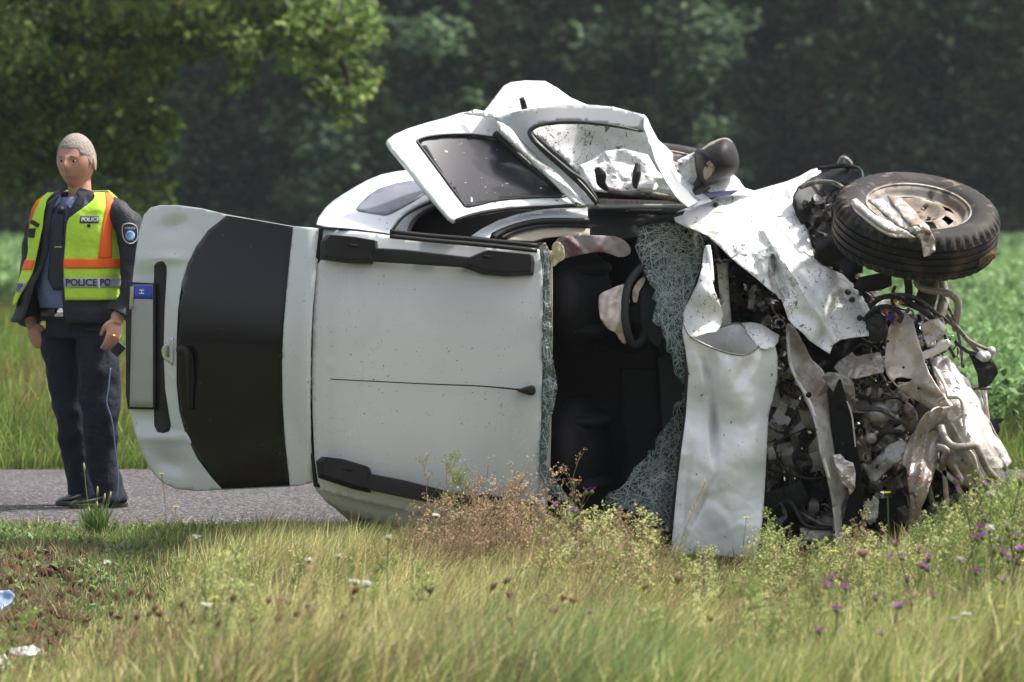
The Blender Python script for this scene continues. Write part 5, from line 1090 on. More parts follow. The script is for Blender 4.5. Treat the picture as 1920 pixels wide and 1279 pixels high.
sheet('bonnet_flap', [(1320, 466), (1325, 462), (1328, 490), (1334, 520), (1340, 545), (1350, 570), (1357, 590), (1352, 610), (1344, 622), (1328, 624), (1298, 634), (1288, 625), (1281, 605), (1281, 585), (1294, 560), (1308, 530), (1316, 500)], add(idw([(1321, 465, .08), (1300, 560, -.06), (1330, 560, -.13), (1357, 592, -.02), (1282, 590, .0), (1300, 630, -.15), (1340, 620, -.1)]), cr(.03, .035, 4)), M['paint_torn'], hood, step=5, thick=.004)
ptube('bonnet_stay', [(1327, 462, .04), (1330, 480, .02), (1333, 510, .0), (1334, 528, -.03)], .013, M['paint_side'], car)
sheet('hinge_plate', [(1344, 495), (1364, 492), (1368, 560), (1372, 610), (1352, 618), (1350, 560)], .12, M['steel_grey'], car, step=8, thick=.02)
sheet('cowl', [(1283, 610), (1300, 640), (1300, 1000), (1262, 1040), (1255, 1000), (1270, 860), (1284, 760)], .16, M['grime'], car, step=10, thick=.02)

# ================================================================== POLICE OFFICER
PY0 = 25.0
ploc = P(160, 960, PY0); ploc.z = .03
person = empty('person', ploc, 'person in dark police uniform and yellow and orange reflective vest standing on the road', 'person')
PS = PY0 / FPX
def A(px, py, dy=0.0): return P(px, py, PY0 + dy)
YAW = R(35); FV = Vector((-math.sin(YAW), -math.cos(YAW), 0)); LV = Vector((math.cos(YAW), -math.sin(YAW), 0))
M['skin'] = mat('skin', (.50, .27, .19), .5, 0, .4, var=(14, (.44, .22, .15)))
M['hair'] = mat('grey_hair', (.27, .235, .20), .95, 0, .1, var=(90, (.33, .29, .25)), bump=(90, .9, .008))
M['jacket'] = mat('dark_jacket_cloth', (.020, .022, .030), .62, 0, .3, var=(4, (.028, .03, .038)), bump=(6, 1.0, .05))
M['trouser'] = mat('navy_trouser_cloth', (.012, .015, .026), .8, 0, .25, bump=(5, .9, .06))
M['shirt'] = mat('blue_shirt_cloth', (.13, .17, .28), .8, 0, .2, bump=(8, 1.0, .03))
M['tie'] = mat('dark_tie', (.008, .009, .018), .6)
M['hivis'] = mat('fluorescent_yellow', (.50, .76, .07), .7, 0, .2, bump=(6, 1.0, .035))
M['orange'] = mat('fluorescent_orange', (.95, .16, .03), .65, 0, .2, bump=(14, .4, .01))
M['reflect'] = mat('grey_reflective_tape', (.40, .42, .44), .4, 0, .5, bump=(14, .3, .008))
M['navyprint'] = mat('navy_print', (.03, .035, .08), .6)
M['leather'] = mat('black_shoe_leather', (.015, .014, .013), .35, 0, .5)
M['sole'] = mat('shoe_sole', (.03, .028, .025), .7)
M['piping'] = mat('trouser_piping', (.12, .16, .28), .7)
M['patch_rim'] = mat('patch_silver', (.45, .47, .48), .6); M['patch_blue'] = mat('patch_blue', (.12, .33, .55), .6, 0, .3, blotch=(40, .45, .6, (.5, .62, .68)))
def remeshed(name, parts, m, parent, vox=.007, sm=4, disp=None):
    V, F = merge(parts); o = mk(name, V, F, m, parent)
    r = o.modifiers.new('remesh', 'REMESH'); r.mode = 'VOXEL'; r.voxel_size = vox; r.use_smooth_shade = True
    s = o.modifiers.new('smooth', 'SMOOTH'); s.iterations = sm; s.factor = .6
    if disp:
        t = bpy.data.textures.new(name + '_folds', 'CLOUDS'); t.noise_scale = disp[0]; t.noise_depth = 1
        d = o.modifiers.new('folds', 'DISPLACE'); d.texture = t; d.strength = disp[1]; d.mid_level = .5; d.texture_coords = 'LOCAL'
    return o
def limbvf(pts, rad, n=16, sub=4):
    q = catmull(pts, sub); rr = []
    for i in range(len(pts) - 1):
        for k in range(sub): rr.append(rad[i] + (rad[i + 1] - rad[i]) * k / sub)
    rr.append(rad[-1]); return ringtube(q, rr, n)
# torso of revolution-like sections; phi=0 front, +90 = his left
TZ = [.86, .92, 1.0, 1.08, 1.18, 1.28, 1.36, 1.42, 1.455, 1.485, 1.51]
TRX = [.178, .185, .198, .205, .205, .208, .212, .205, .178, .130, .085]
TRY = [.128, .138, .150, .152, .148, .142, .132, .118, .100, .080, .070]
TCX = [150, 150, 147, 146, 146, 146, 147, 149, 150, 152, 152]
def tc_(z):
    px = np.interp(z, TZ, TCX); c = A(px, 960, 0); return Vector((c.x, PY0, 0)), float(np.interp(z, TZ, TRX)), float(np.interp(z, TZ, TRY))
def T3(phi, z, off=0.0):
    c, rx, ry = tc_(z); s, k = math.sin(phi), math.cos(phi); e = .86
    s2 = math.copysign(abs(s) ** e, s); k2 = math.copysign(abs(k) ** e, k)
    return c + LV * (rx + off) * s2 + FV * (ry + off) * k2 + Vector((0, 0, z + ploc.z))
def torsovf(z0, z1, off, n=36, m=16):
    V, F = [], []
    for j in range(m + 1):
        z = z0 + (z1 - z0) * j / m
        for i in range(n): V.append(T3(2 * math.pi * i / n, z, off))
    for j in range(m):
        for i in range(n): i2 = (i + 1) % n; F.append((j * n + i, j * n + i2, (j + 1) * n + i2, (j + 1) * n + i))
    F.append(tuple(reversed(range(n)))); F.append(tuple(range(m * n, (m + 1) * n))); return V, F
def patch(name, phi0, phi1, z0, z1, off, m, parent, nu=24, nv=16, th=.003, flare=None, wob=0.0):
    """surface strip over the torso; phi0/phi1 may depend on z"""
    f0 = phi0 if callable(phi0) else (lambda z: phi0); f1 = phi1 if callable(phi1) else (lambda z: phi1); V, F = [], []
    for j in range(nv + 1):
        z = z0 + (z1 - z0) * j / nv
        for i in range(nu + 1):
            a = f0(z) + (f1(z) - f0(z)) * i / nu; p = T3(a, z, off + (flare(a, z) if flare else 0) + wob * 1.8 * noise.noise(Vector((a * 2.2, z * 7, 3))))
            V.append(p)
    for j in range(nv):
        for i in range(nu): F.append((j * (nu + 1) + i, j * (nu + 1) + i + 1, (j + 1) * (nu + 1) + i + 1, (j + 1) * (nu + 1) + i))
    o = mk(name, V, F, m, parent); solid(o, th, 1.0); return o
# ---- body: one continuous skin surface (head, neck, trunk core, arms, hands, legs)
hc = A(143, 303, -.02); HT = Matrix.Rotation(-R(22), 3, 'Z') @ Matrix.Rotation(R(7), 3, 'X') @ Matrix.Scale(1.07, 3)
def Hd(x, y, z): return hc + HT @ Vector((x, y, z))      # head frame: +x his left, -y front, +z up
def headvf():
    V, F = [], []; nu, nv = 48, 36
    for j in range(nv + 1):
        th = math.pi * j / nv; zz = math.cos(th)
        for i in range(nu):
            ph = 2 * math.pi * i / nu; sx, sy = math.sin(th) * math.cos(ph), math.sin(th) * math.sin(ph)
            x = .083 * sx; y = .095 * sy; z = .122 * zz
            if zz < 0: x *= 1 - .28 * (-zz) ** 1.5; y *= 1 - .12 * (-zz)
            if sy < -.2 and zz < -.1: y -= .008 * min(1, (-zz)) * (1 - abs(sx))
            fr = max(0, -sy)
            y -= .022 * math.exp(-(x / .013) ** 2 - ((z + .012) / .022) ** 2) * fr + .012 * math.exp(-(x / .010) ** 2 - ((z - .010) / .02) ** 2) * fr   # nose
            y -= .006 * math.exp(-((z - .030) / .010) ** 2) * fr * math.exp(-(x / .05) ** 2)                                                  # brow
            y += .008 * (math.exp(-((abs(x) - .030) / .013) ** 2 - ((z - .012) / .010) ** 2)) * fr                                            # eye sockets
            y -= .010 * math.exp(-(x / .024) ** 2 - ((z + .052) / .010) ** 2) * fr - .004 * math.exp(-(x / .024) ** 2 - ((z + .0585) / .003) ** 2) * fr  # mouth
            y -= .006 * math.exp(-(x / .02) ** 2 - ((z + .092) / .014) ** 2) * fr                                                             # chin
            V.append(Hd(x, y, z))
    for j in range(nv):
        for i in range(nu): i2 = (i + 1) % nu; F.append((j * nu + i, (j + 1) * nu + i, (j + 1) * nu + i2, j * nu + i2))
    return V, F
parts = [headvf()]
for s in (-1, 1):
    parts.append(ellvf(Hd(.085 * s, .006, -.005), (.008, .018, .032), HT @ Matrix.Rotation(R(14 * s), 3, 'Z')))
parts.append(limbvf([Hd(0, .018, -.06), A(150, 366, .0), A(152, 386, .02), A(152, 400, .02)], [.055, .056, .066, .09]))
parts.append(torsovf(.86, 1.47, -.03, 30, 10))
LA = [A(226, 405, -.13), A(243, 432, -.15), A(250, 500, -.17), A(242, 556, -.20), A(219, 597, -.23)]
RA = [A(86, 405, .15), A(73, 438, .22), A(63, 510, .24), A(56, 565, .19), A(59, 606, .12)]
parts.append(limbvf(LA, [.05, .05, .045, .038, .028])); parts.append(limbvf(RA, [.05, .05, .045, .038, .028]))
parts.append(limbvf([A(120, 620, .06), A(134, 760, .06), A(150, 900, .08), A(152, 938, .08)], [.08, .06, .04, .04])); parts.append(limbvf([A(178, 620, -.06), A(190, 760, -.08), A(205, 900, -.06), A(212, 940, -.06)], [.08, .06, .04, .04]))
def hand(w, d, side, pal, curl=.5, s=1.0):
    """w wrist, d pointing direction of the hand, side = thumb side direction, pal = palm facing direction"""
    d = Vector(d).normalized(); side = Vector(side); side = (side - d * side.dot(d)).normalized(); pal = d.cross(side).normalized() * (1 if d.cross(side).dot(Vector(pal)) > 0 else -1)
    m = Matrix((side, d, pal)).transposed(); out = [ellvf(w + d * .045 * s, (.040 * s, .052 * s, .017 * s), m), limbvf([w - d * .03, w + d * .02 * s], [.027 * s, .028 * s], 12, 2)]
    for k, (off, L) in enumerate([(.028, .072), (.0095, .080), (-.0095, .074), (-.028, .058)]):
        b = w + d * .078 * s + side * off * s; L *= s; c = curl + .12 * k; p1 = b + (d * math.cos(c * .5) + pal * math.sin(c * .5)) * L * .42; p2 = p1 + (d * math.cos(c * 1.3) + pal * math.sin(c * 1.3)) * L * .33; p3 = p2 + (d * math.cos(c * 1.9) + pal * math.sin(c * 1.9)) * L * .25
        out.append(limbvf([b - d * .02, b, p1, p2, p3], [.0088 * s, .0092 * s, .0085 * s, .0078 * s, .0062 * s], 10, 3))
    tb_ = w + d * .022 * s + side * .030 * s; out.append(limbvf([w + d * .01, tb_, tb_ + (d * .7 + side * .45 + pal * .3) * .035 * s, tb_ + (d * .95 + side * .25 + pal * .5) * .062 * s], [.013 * s, .0125 * s, .0105 * s, .008 * s], 10, 3))
    return out
lw = A(218, 600, -.235); rw_ = A(59, 607, .11)
parts += hand(lw, A(209, 646, -.27) - lw, (-.8, -.5, .1), (-.3, .8, 0), .55, 1.06); parts += hand(rw_, A(73, 650, .08) - rw_, (.75, -.5, .2), (.5, .5, 0), .45, 1.0)
body = remeshed('body', parts, M['skin'], person, .0042, 2)
# face details and hair
hv, hf = [], []
nu, nv = 40, 20
for j in range(nv + 1):
    th = R(112) * j / nv
    for i in range(nu):
        ph = 2 * math.pi * i / nu; sx, sy = math.cos(ph), math.sin(ph); lim = R(60 if sy < -.75 else (74 if sy < -.35 else (98 if sy < .25 else 118))); t = min(th, lim)
        k = 1.018 + .022 * noise.noise(Vector((sx * 5, sy * 5, th * 6))) - (.05 if th > lim else 0)
        hv.append(Hd(.086 * k * math.sin(t) * sx, .098 * k * math.sin(t) * sy + .002, .124 * k * math.cos(t)))
for j in range(nv):
    for i in range(nu): i2 = (i + 1) % nu; hf.append((j * nu + i, (j + 1) * nu + i, (j + 1) * nu + i2, j * nu + i2))
hair = mk('hair', hv, hf, M['hair'], person)
for s in (-1, 1):
    v, f = merge([ellvf(Hd(.030 * s, -.080, .012), (.0100, .0080, .0055), HT)]); e = mk('eye', v, f, mat('eye_white', (.42, .38, .35), .3) if s < 0 else bpy.data.materials['eye_white'], person)
    v, f = merge([ellvf(Hd(.030 * s, -.0870, .012), (.0048, .002, .0048), HT, 10, 6)]); mk('iris', v, f, M['trouser'], e)
    V_, F_ = ringtube([Hd(.014 * s, -.094, .031), Hd(.030 * s, -.093, .036), Hd(.046 * s, -.082, .030)], [.002, .003, .0015], 6); mk('eyebrow', V_, F_, M['hair'], person)
# ---- trousers
th_ = [limbvf([A(112, 615, .05), A(118, 650, .07), A(128, 740, .07), A(136, 800, .07), A(145, 870, .09), A(152, 915, .09), A(156, 940, .09)], [.098, .102, .086, .075, .070, .066, .066], 20),
       limbvf([A(186, 612, -.05), A(182, 650, -.08), A(186, 740, -.11), A(188, 800, -.11), A(192, 870, -.08), A(204, 915, -.07), A(212, 945, -.07)], [.098, .106, .096, .082, .076, .070, .078], 20), torsovf(.80, .96, -.004, 30, 8)]
tr = remeshed('trousers', th_, M['trouser'], person, .008, 4, (.12, .030))
pip = ptube('trouser_piping', [(207, 690, -.20), (203, 730, -.21), (200, 755, -.215), (210, 790, -.20), (217, 850, -.17), (222, 900, -.16), (218, 935, -.16)], .0035, M['piping'], tr, n=6, base=A)
ptube('pocket_flap', [(160, 617, -.20), (178, 620, -.20), (196, 616, -.19)], .006, M['trouser'], tr, n=6, base=A)
# belt
v, f = [], []
bo = patch('belt', -math.pi, math.pi, .905, .945, .008, M['leather'], person, 60, 2); v, f = boxvf(T3(R(2), .925, .02), (.05, .02, .04), Matrix.Rotation(-YAW, 3, 'Z')); mk('buckle', v, f, M['chrome'], bo)
# ---- shoes
def shoe(heel, toe, s=1.0):
    h, t = heel, toe; d = (t - h); L = d.length; d.normalize(); sd_ = d.cross(Vector((0, 0, 1))).normalized(); V, F = [], []; n = 16
    prof = [(0, .030, .062), (.05, .038, .085), (.16, .042, .095), (.30, .042, .088), (.48, .043, .066), (.66, .048, .052), (.82, .046, .044), (.93, .036, .036), (1.0, .016, .024)]
    for u, wd, hh in prof:
        for i in range(n):
            a = 2 * math.pi * i / n; V.append(h + d * L * u + sd_ * wd * math.cos(a) * s + Vector((0, 0, .016 + (hh - .016) * .5 * (1 + math.sin(a)))))
    for j in range(len(prof) - 1):
        for i in range(n): i2 = (i + 1) % n; F.append((j * n + i, j * n + i2, (j + 1) * n + i2, (j + 1) * n + i))
    F.append(tuple(range(n))); F.append(tuple(range((len(prof) - 1) * n, len(prof) * n)))
    o = mk('shoe', V, F, M['leather'], person); sb = o.modifiers.new('sub', 'SUBSURF'); sb.levels = 1; sb.render_levels = 1
    V, F = [], []; ring = [(u, wd) for u, wd, _ in prof]; ol = [(u, w_ + .004) for u, w_ in ring] + [(u, -(w_ + .004)) for u, w_ in reversed(ring)]
    for z in (0, .02):
        for u, w_ in ol: V.append(h + d * (L * (u * 1.03 - .01)) + sd_ * w_ * s + Vector((0, 0, z)))
    k = len(ol); F = [tuple(reversed(range(k))), tuple(range(k, 2 * k))] + [(i, (i + 1) % k, k + (i + 1) % k, k + i) for i in range(k)]
    bevel(mk('sole', V, F, M['sole'], o, smooth=False), .003)
def G_(px, dy): q = A(px, 960, dy); return Vector((q.x, PY0 + dy, ploc.z))
shoe(G_(234, -.04), G_(134, -.17)); shoe(G_(176, .10), G_(108, .02))
# ---- shirt, tie, jacket, vest
sh = patch('shirt', R(-60), R(45), .93, 1.47, .002, M['shirt'], person, 30, 24, wob=.006)
v, f = merge([limbvf([A(150, 398, .01), A(150, 384, .0), A(149, 374, -.005)], [.075, .064, .060], 24, 3)]); mk('collar_band', v, f, M['shirt'], sh)
for (pts, lb) in (([(-12, 1.485), (-28, 1.44), (-14, 1.40), (-2, 1.445)], 'a'), ([(4, 1.445), (18, 1.40), (40, 1.44), (30, 1.49)], 'b')):
    V = [T3(R(a), z, .022) for a, z in pts]; o = mk('collar', V, [(0, 1, 2, 3)], M['shirt'], sh, smooth=False); solid(o, .004, 0)
tie = patch('tie', lambda z: R(-3 - 7 * (1.40 - z) / .35 + (0 if z > 1.09 else (1.09 - z) * 150)), lambda z: R(5 + 9 * (1.40 - z) / .35 - (0 if z > 1.09 else (1.09 - z) * 150)), 1.03, 1.40, .012, M['tie'], person, 6, 20, .005)
v, f = ellvf(T3(R(1), 1.41, .02), (.020, .016, .018), Matrix.Rotation(-YAW, 3, 'Z')); mk('tie_knot', v, f, M['tie'], tie)
v, f = boxvf(T3(R(4), 1.235, .022), (.045, .006, .006), Matrix.Rotation(-YAW, 3, 'Z')); mk('tie_clip', v, f, M['chrome'], tie, smooth=False)
fl_ = lambda a, z: .125 * max(0, (1.22 - z) / .30) ** 1.3 * max(0, math.sin(-a + R(5))) + .02 * max(0, (1.05 - z) / .2) * max(0, math.sin(a))
lim_l = lambda z: R(float(np.interp(z, [.88, .96, 1.11, 1.24, 1.34, 1.43, 1.48], [-50, -40, -22, -14, -11, 0, 6]))) - R(4)
jl0 = lambda z: R(float(np.interp(z, [.88, .95, 1.11, 1.24, 1.34, 1.42, 1.48], [-34, -30, -15, -8, -7, -8, -10])))
jr0 = lambda z: R(float(np.interp(z, [.88, 1.24, 1.34, 1.42, 1.48], [10, 9, 8, 14, 22])))
jb = patch('jacket', jr0, lambda z: jl0(z) + 2 * math.pi, .875, 1.495, .016, M['jacket'], person, 60, 30, .006, flare=fl_, wob=.010)
def sleeve(pts, rad, name):
    q = [Vector(p) for p in pts]; V, F = limbvf(q, rad, 20, 6); out = []
    for i, p in enumerate(V):
        n_ = noise.noise(p * 14) * .012 + noise.noise(Vector((p.x * 8, p.y * 8, p.z * 26))) * .010; k = i // 20; L_ = len(V) // 20
        c = sum((V[k * 20 + j] for j in range(20)), Vector()) / 20; out.append(p + (p - c).normalized() * n_)
    return mk(name, out, F, M['jacket'], jb)
sl_l = sleeve([A(205, 393, -.08)] + LA[:-1] + [A(222, 590, -.225)], [.058, .066, .067, .060, .054, .046], 'sleeve'); sleeve([A(105, 395, .10)] + RA[:-1] + [A(54, 600, .13)], [.060, .068, .070, .064, .066, .064], 'sleeve')
for s_ in (1, -1):
    V = [T3(R(a), z, o_) for a, z, o_ in ([(6, 1.40, .02), (20, 1.36, .026), (32, 1.44, .024), (60, 1.50, .02), (30, 1.515, .0)] if s_ > 0 else [(-6, 1.40, .02), (-20, 1.37, .026), (-34, 1.44, .024), (-60, 1.50, .02), (-30, 1.515, .0)])]
    solid(mk('jacket_collar', V, [tuple(range(5))], M['jacket'], jb, smooth=False), .005, 0)
# vest
vr0 = lambda z: R(float(np.interp(z, [.96, 1.34, 1.37, 1.42, 1.46, 1.485], [15, 13, 15, 32, 50, 58])))
vr1 = lambda z: R(float(np.interp(z, [.96, 1.15, 1.30, 1.38, 1.44, 1.485], [118, 112, 100, 96, 100, 110])))
vl0 = lambda z: R(float(np.interp(z, [.95, 1.1, 1.30, 1.38, 1.44, 1.485], [-120, -112, -100, -98, -100, -110])))
vl1 = lambda z: R(float(np.interp(z, [.95, 1.0, 1.11, 1.24, 1.34, 1.43, 1.485], [-44, -38, -25, -18, -15, -17, -34])))
vest = patch('reflective_vest', vr0, vr1, .985, 1.49, .030, M['hivis'], person, 30, 34, .004, flare=fl_, wob=.008)
vl = patch('vest_panel', vl0, vl1, .955, 1.49, .034, M['hivis'], vest, 24, 34, .004, flare=fl_, wob=.008)
vb = patch('vest_panel', R(112), R(248), .99, 1.50, .030, M['hivis'], vest, 24, 24, .004, flare=fl_, wob=.006)
def vs(name, a0, a1, z0, z1, m, off=.0365, side=0, nu=20, nv=6):
    return patch(name, a0, a1, z0, z1, off + (.004 if side else 0), m, vest, nu, nv, .0015, flare=fl_, wob=.008)
vs('orange_band', vr0, vr1, 1.135, 1.180, M['orange']); vs('reflective_band', vr0, vr1, 1.045, 1.090, M['reflect'])
vs('orange_strap', lambda z: R(float(np.interp(z, [1.18, 1.3, 1.4, 1.46, 1.492], [60, 62, 66, 72, 84]))), lambda z: R(float(np.interp(z, [1.18, 1.3, 1.4, 1.46, 1.492], [80, 82, 86, 92, 106]))), 1.180, 1.492, M['orange'], nu=6, nv=24)
vs('orange_strap', R(-118), lambda z: R(float(np.interp(z, [1.2, 1.3, 1.38, 1.44, 1.492], [-95, -66, -48, -42, -58]))), 1.26, 1.492, M['orange'], side=1, nu=8, nv=24)
vs('orange_band', vl0, vl1, 1.125, 1.172, M['orange'], side=1); vs('reflective_band', vl0, vl1, 1.020, 1.066, M['reflect'], side=1)
def tletters(s, a_c, z_c, size, m, off, bold=.02, clip=None, tilt=0.0, sx=1.0):
    V, F = textmesh(s, size, bold); out = []
    c, rx, ry = tc_(z_c)
    # arc length table
    tab = [0.0]; angs = [a_c + R(t) for t in range(0, 91)]
    def walk(dist):
        a = a_c; st_ = R(.5) * (1 if dist >= 0 else -1); acc = 0.0; p = T3(a, z_c, off + fl_(a, z_c))
        while acc < abs(dist):
            a2 = a + st_; p2 = T3(a2, z_c, off + fl_(a2, z_c)); acc += (p2 - p).length; a, p = a2, p2
        return a
    for v in V:
        z = z_c + v.y + tilt * v.x; a = walk(v.x * sx); out.append(T3(a, z, off + fl_(a, z) + .008 * 1.8 * noise.noise(Vector((a * 2.2, z * 7, 3)))))
    return mk('lettering', out, F, m, vest, smooth=False)
vs('name_band', R(30), R(57), 1.349, 1.381, M['navyprint'], .0365); tletters('POLICE', R(43.5), 1.365, .026, M['white'], .042, .0006)
tletters('POLICE', R(36), 1.067, .046, M['navyprint'], .041, .0014, sx=1.0); tletters('|', R(61.5), 1.067, .05, M['white'], .041, .001); tletters('PO', R(72), 1.067, .046, M['navyprint'], .041, .0014)
tletters('CE|P', R(-44), 1.043, .044, M['navyprint'], .0455, .0014)
v, f = ellvf(T3(R(43), 1.337, .038), (.009, .009, .009)); mk('vest_button', v, f, M['plastic'], vest)
v, f = boxvf(T3(R(-32), 1.30, .045), (.035, .012, .045), Matrix.Rotation(-YAW, 3, 'Z')); mk('radio_clip', v, f, M['rubber'], vest, smooth=False)
v, f = boxvf(T3(R(-26), 1.345, .045), (.05, .015, .018), Matrix.Rotation(-YAW, 3, 'Z') @ Matrix.Rotation(.4, 3, 'Y')); mk('microphone', v, f, M['rubber'], vest, smooth=False)
# sleeve patch
sp_ = [(230, 424), (236, 420), (243, 419), (250, 421), (256, 426), (258, 440), (255, 451), (245, 457), (235, 452), (230, 440)]
def pd(x, y): return -.225 - .012 * (1 - ((x - 244) / 20.0) ** 2) + abs(x - 238) * .0009
sheet('shoulder_patch', sp_, pd, M['navyprint'], sl_l, step=4, thick=.002, smooth_out=2, base=A)
closedtube('patch_rim', [(x, y, pd(x, y) - .003) for x, y in sp_], .0028, M['patch_rim'], sl_l, base=A, n=5)
sheet('patch_emblem', [(244 + 9 * math.cos(t), 442 + 9.5 * math.sin(t)) for t in [k * math.pi / 7 for k in range(14)]], lambda x, y: pd(x, y) - .005, M['patch_blue'], sl_l, step=4, thick=.001, base=A)
V, F = textmesh('POLICE', 1.0, .02); mk('lettering', [A(244 + v.x * 6.0, 428 - v.y * 6.0, pd(244 + v.x * 6.0, 428) - .006) for v in V], F, M['patch_rim'], sl_l, smooth=False)
# phone held in the hand: rests in the fingers, so it is a thing of its own
v, f = boxvf(A(222, 655, -.26), (.045, .02, .06), Euler((.3, .7, .3)).to_matrix())
ph = mk('mobile_phone', v, f, M['rubber'], None, smooth=False); bevel(ph, .004); props(ph, 'small dark phone held low in the police officer\'s hand', 'phone')
V_, F_ = ringtube([A(209, 629, -.30), A(216, 630, -.30)], .0052, 8); mk('ring', V_, F_, mat('gold', (.8, .5, .15), .3, 1.0), person)

# ================================================================== WILD PLANTS standing in the grass
stemc = mat('plant_parts', (.2, .2, .1), .7, 0, .2, attr=True, backtrans=.25)
def colored(name, parts, parent=None):
    """parts: list of (V,F,color)"""
    me = bpy.data.meshes.new(name); V, F, Cc = [], [], []
    for v, f, c in parts:
        b = len(V); V += [tuple(q) for q in v]; F += [tuple(i + b for i in q) for q in f]; Cc += [(*c, 1)] * len(v)
    me.from_pydata(V, [], F); ca = me.color_attributes.new('col', 'FLOAT_COLOR', 'POINT'); ca.data.foreach_set('color', [x for c in Cc for x in c]); me.materials.append(stemc); me.update()
    o = bpy.data.objects.new(name, me); col.objects.link(o)
    if parent is not None: o.parent = parent
    return o
rp = random.Random(11)
def tri(c, s, r, up=0.0):
    d = Vector((r.gauss(0, 1), r.gauss(0, 1), r.gauss(0, 1) + up)).normalized(); e = d.orthogonal().normalized(); g_ = d.cross(e)
    return [c - e * s * .5, c + e * s * .5, c + d * s + g_ * s * .3], [(0, 1, 2)]
def blob(c, s, r, n=7):
    V, F = [], []
    for _ in range(n):
        v, f = tri(c + Vector((r.gauss(0, s * .35), r.gauss(0, s * .35), r.gauss(0, s * .35))), s, r); b = len(V); V += v; F += [tuple(i + b for i in q) for q in f]
    return V, F
def stem_path(r, lean=.12, n=6, wig=.02):
    a = r.uniform(0, 6.28); l = r.uniform(.3, 1) * lean; return [Vector((math.cos(a) * l * t * t + r.uniform(-wig, wig) * t, math.sin(a) * l * t * t + r.uniform(-wig, wig) * t, t)) for t in [k / n for k in range(n + 1)]]
def dry_weed(seed, cs, cb, dense=1.0, bs=.011):
    r = random.Random(seed); p = stem_path(r); st, hd = [], []
    st.append(ringtube(p, [.0035 - .0003 * k for k in range(len(p))], 3, False))
    for k in range(int(20 * dense)):
        t = r.uniform(.35, .98); b = p[int(t * 6)].lerp(p[min(6, int(t * 6) + 1)], t * 6 - int(t * 6)); a = r.uniform(0, 6.28); L = r.uniform(.06, .20) * (1.15 - t * .5)
        e = b + Vector((math.cos(a) * L * .6, math.sin(a) * L * .6, L * .9)); st.append(ringtube([b, b.lerp(e, .5) + Vector((0, 0, -.01)), e], [.0018, .0014, .001], 3, False))
        for q in range(int(r.randint(3, 7))):
            c = b.lerp(e, r.uniform(.35, 1.05)) + Vector((r.gauss(0, .012), r.gauss(0, .012), r.gauss(0, .012))); hd.append(blob(c, bs * r.uniform(.7, 1.45), r, 3))
    V, F = merge(st); V2, F2 = merge(hd); return (V, F, cs), (V2, F2, cb)
def flower(seed, petal, centre, rad, cs=(.10, .15, .05), n=11, dome=.2, lv=True, curved=.1):
    r = random.Random(seed); p = stem_path(r, curved); top = p[-1]; fl = []
    for k in range(n):
        a = 6.283 * k / n; d = Vector((math.cos(a), math.sin(a), dome)); s = Vector((-math.sin(a), math.cos(a), 0)) * rad * .28
        fl.append(([top + d * rad * .15 - s * .5, top + d * rad * .15 + s * .5, top + d * rad + s, top + d * rad - s], [(0, 1, 2, 3)]))
    V2, F2 = merge(fl); V3, F3 = ellvf(top, (rad * .3, rad * .3, rad * .22), None, 8, 5); V, F = ringtube(p, .0022, 4)
    lf = []
    if lv:
        for k in range(9):
            t = r.uniform(.1, .7); b = p[int(t * 6)]; a = r.uniform(0, 6.28); d = Vector((math.cos(a), math.sin(a), .6)) * .09; s = Vector((-math.sin(a), math.cos(a), 0)) * .010
            lf.append(([b, b + d * .5 + s, b + d, b + d * .5 - s], [(0, 1, 2, 3)]))
    Vl, Fl = merge([(V, F)] + lf); return (Vl, Fl, cs), [(V2, F2, petal), (V3, F3, centre)]
def thistle(seed):
    r = random.Random(seed); p = stem_path(r, .15); st = [ringtube(p, .003, 4)]; hd = []; gr = []
    tips = [p[-1]]
    for k in range(4):
        b = p[r.randint(3, 5)]; a = r.uniform(0, 6.28); e = b + Vector((math.cos(a) * .09, math.sin(a) * .09, r.uniform(.12, .25))); st.append(ringtube([b, e], .002, 4)); tips.append(e)
    for t in tips:
        gr.append(ellvf(t, (.013, .013, .016), None, 7, 5))
        for k in range(16): a = r.uniform(0, 6.28); s = r.uniform(.2, 1) * .026; hd.append(([t + Vector((0, 0, .008)), t + Vector((math.cos(a) * s - .003, math.sin(a) * s, .034)), t + Vector((math.cos(a) * s + .004, math.sin(a) * s + .003, .034))], [(0, 1, 2)]))
    for k in range(10):
        b = p[r.randint(0, 4)]; a = r.uniform(0, 6.28); d = Vector((math.cos(a), math.sin(a), .5)) * .11; s = Vector((-math.sin(a), math.cos(a), 0)) * .014; gr.append(([b, b + d * .5 + s, b + d, b + d * .5 - s], [(0, 1, 2, 3)]))
    V, F = merge(st + gr); V2, F2 = merge(hd); return (V, F, (.14, .17, .08)), [(V2, F2, (.42, .10, .45))]
def umbel(seed, cb, cs, rad=.045, closed=False):
    r = random.Random(seed); p = stem_path(r, .08); top = p[-1]; st = [ringtube(p, .0028, 4)]; hd = []
    for k in range(22):
        a = r.uniform(0, 6.28); q = math.sqrt(r.random()) * rad; e = top + Vector((math.cos(a) * q, math.sin(a) * q, (.03 if not closed else .055) + r.uniform(-.004, .004))); st.append(ringtube([top, e], .0012, 3, False)); e = e + Vector((0, 0, r.uniform(-.012, .014))); hd.append(blob(e, .010, r, 5))
        if closed: hd.append(blob(top.lerp(e, .6), .012, r, 4))
    V, F = merge(st); V2, F2 = merge(hd); return (V, F, cs), [(V2, F2, cb)]
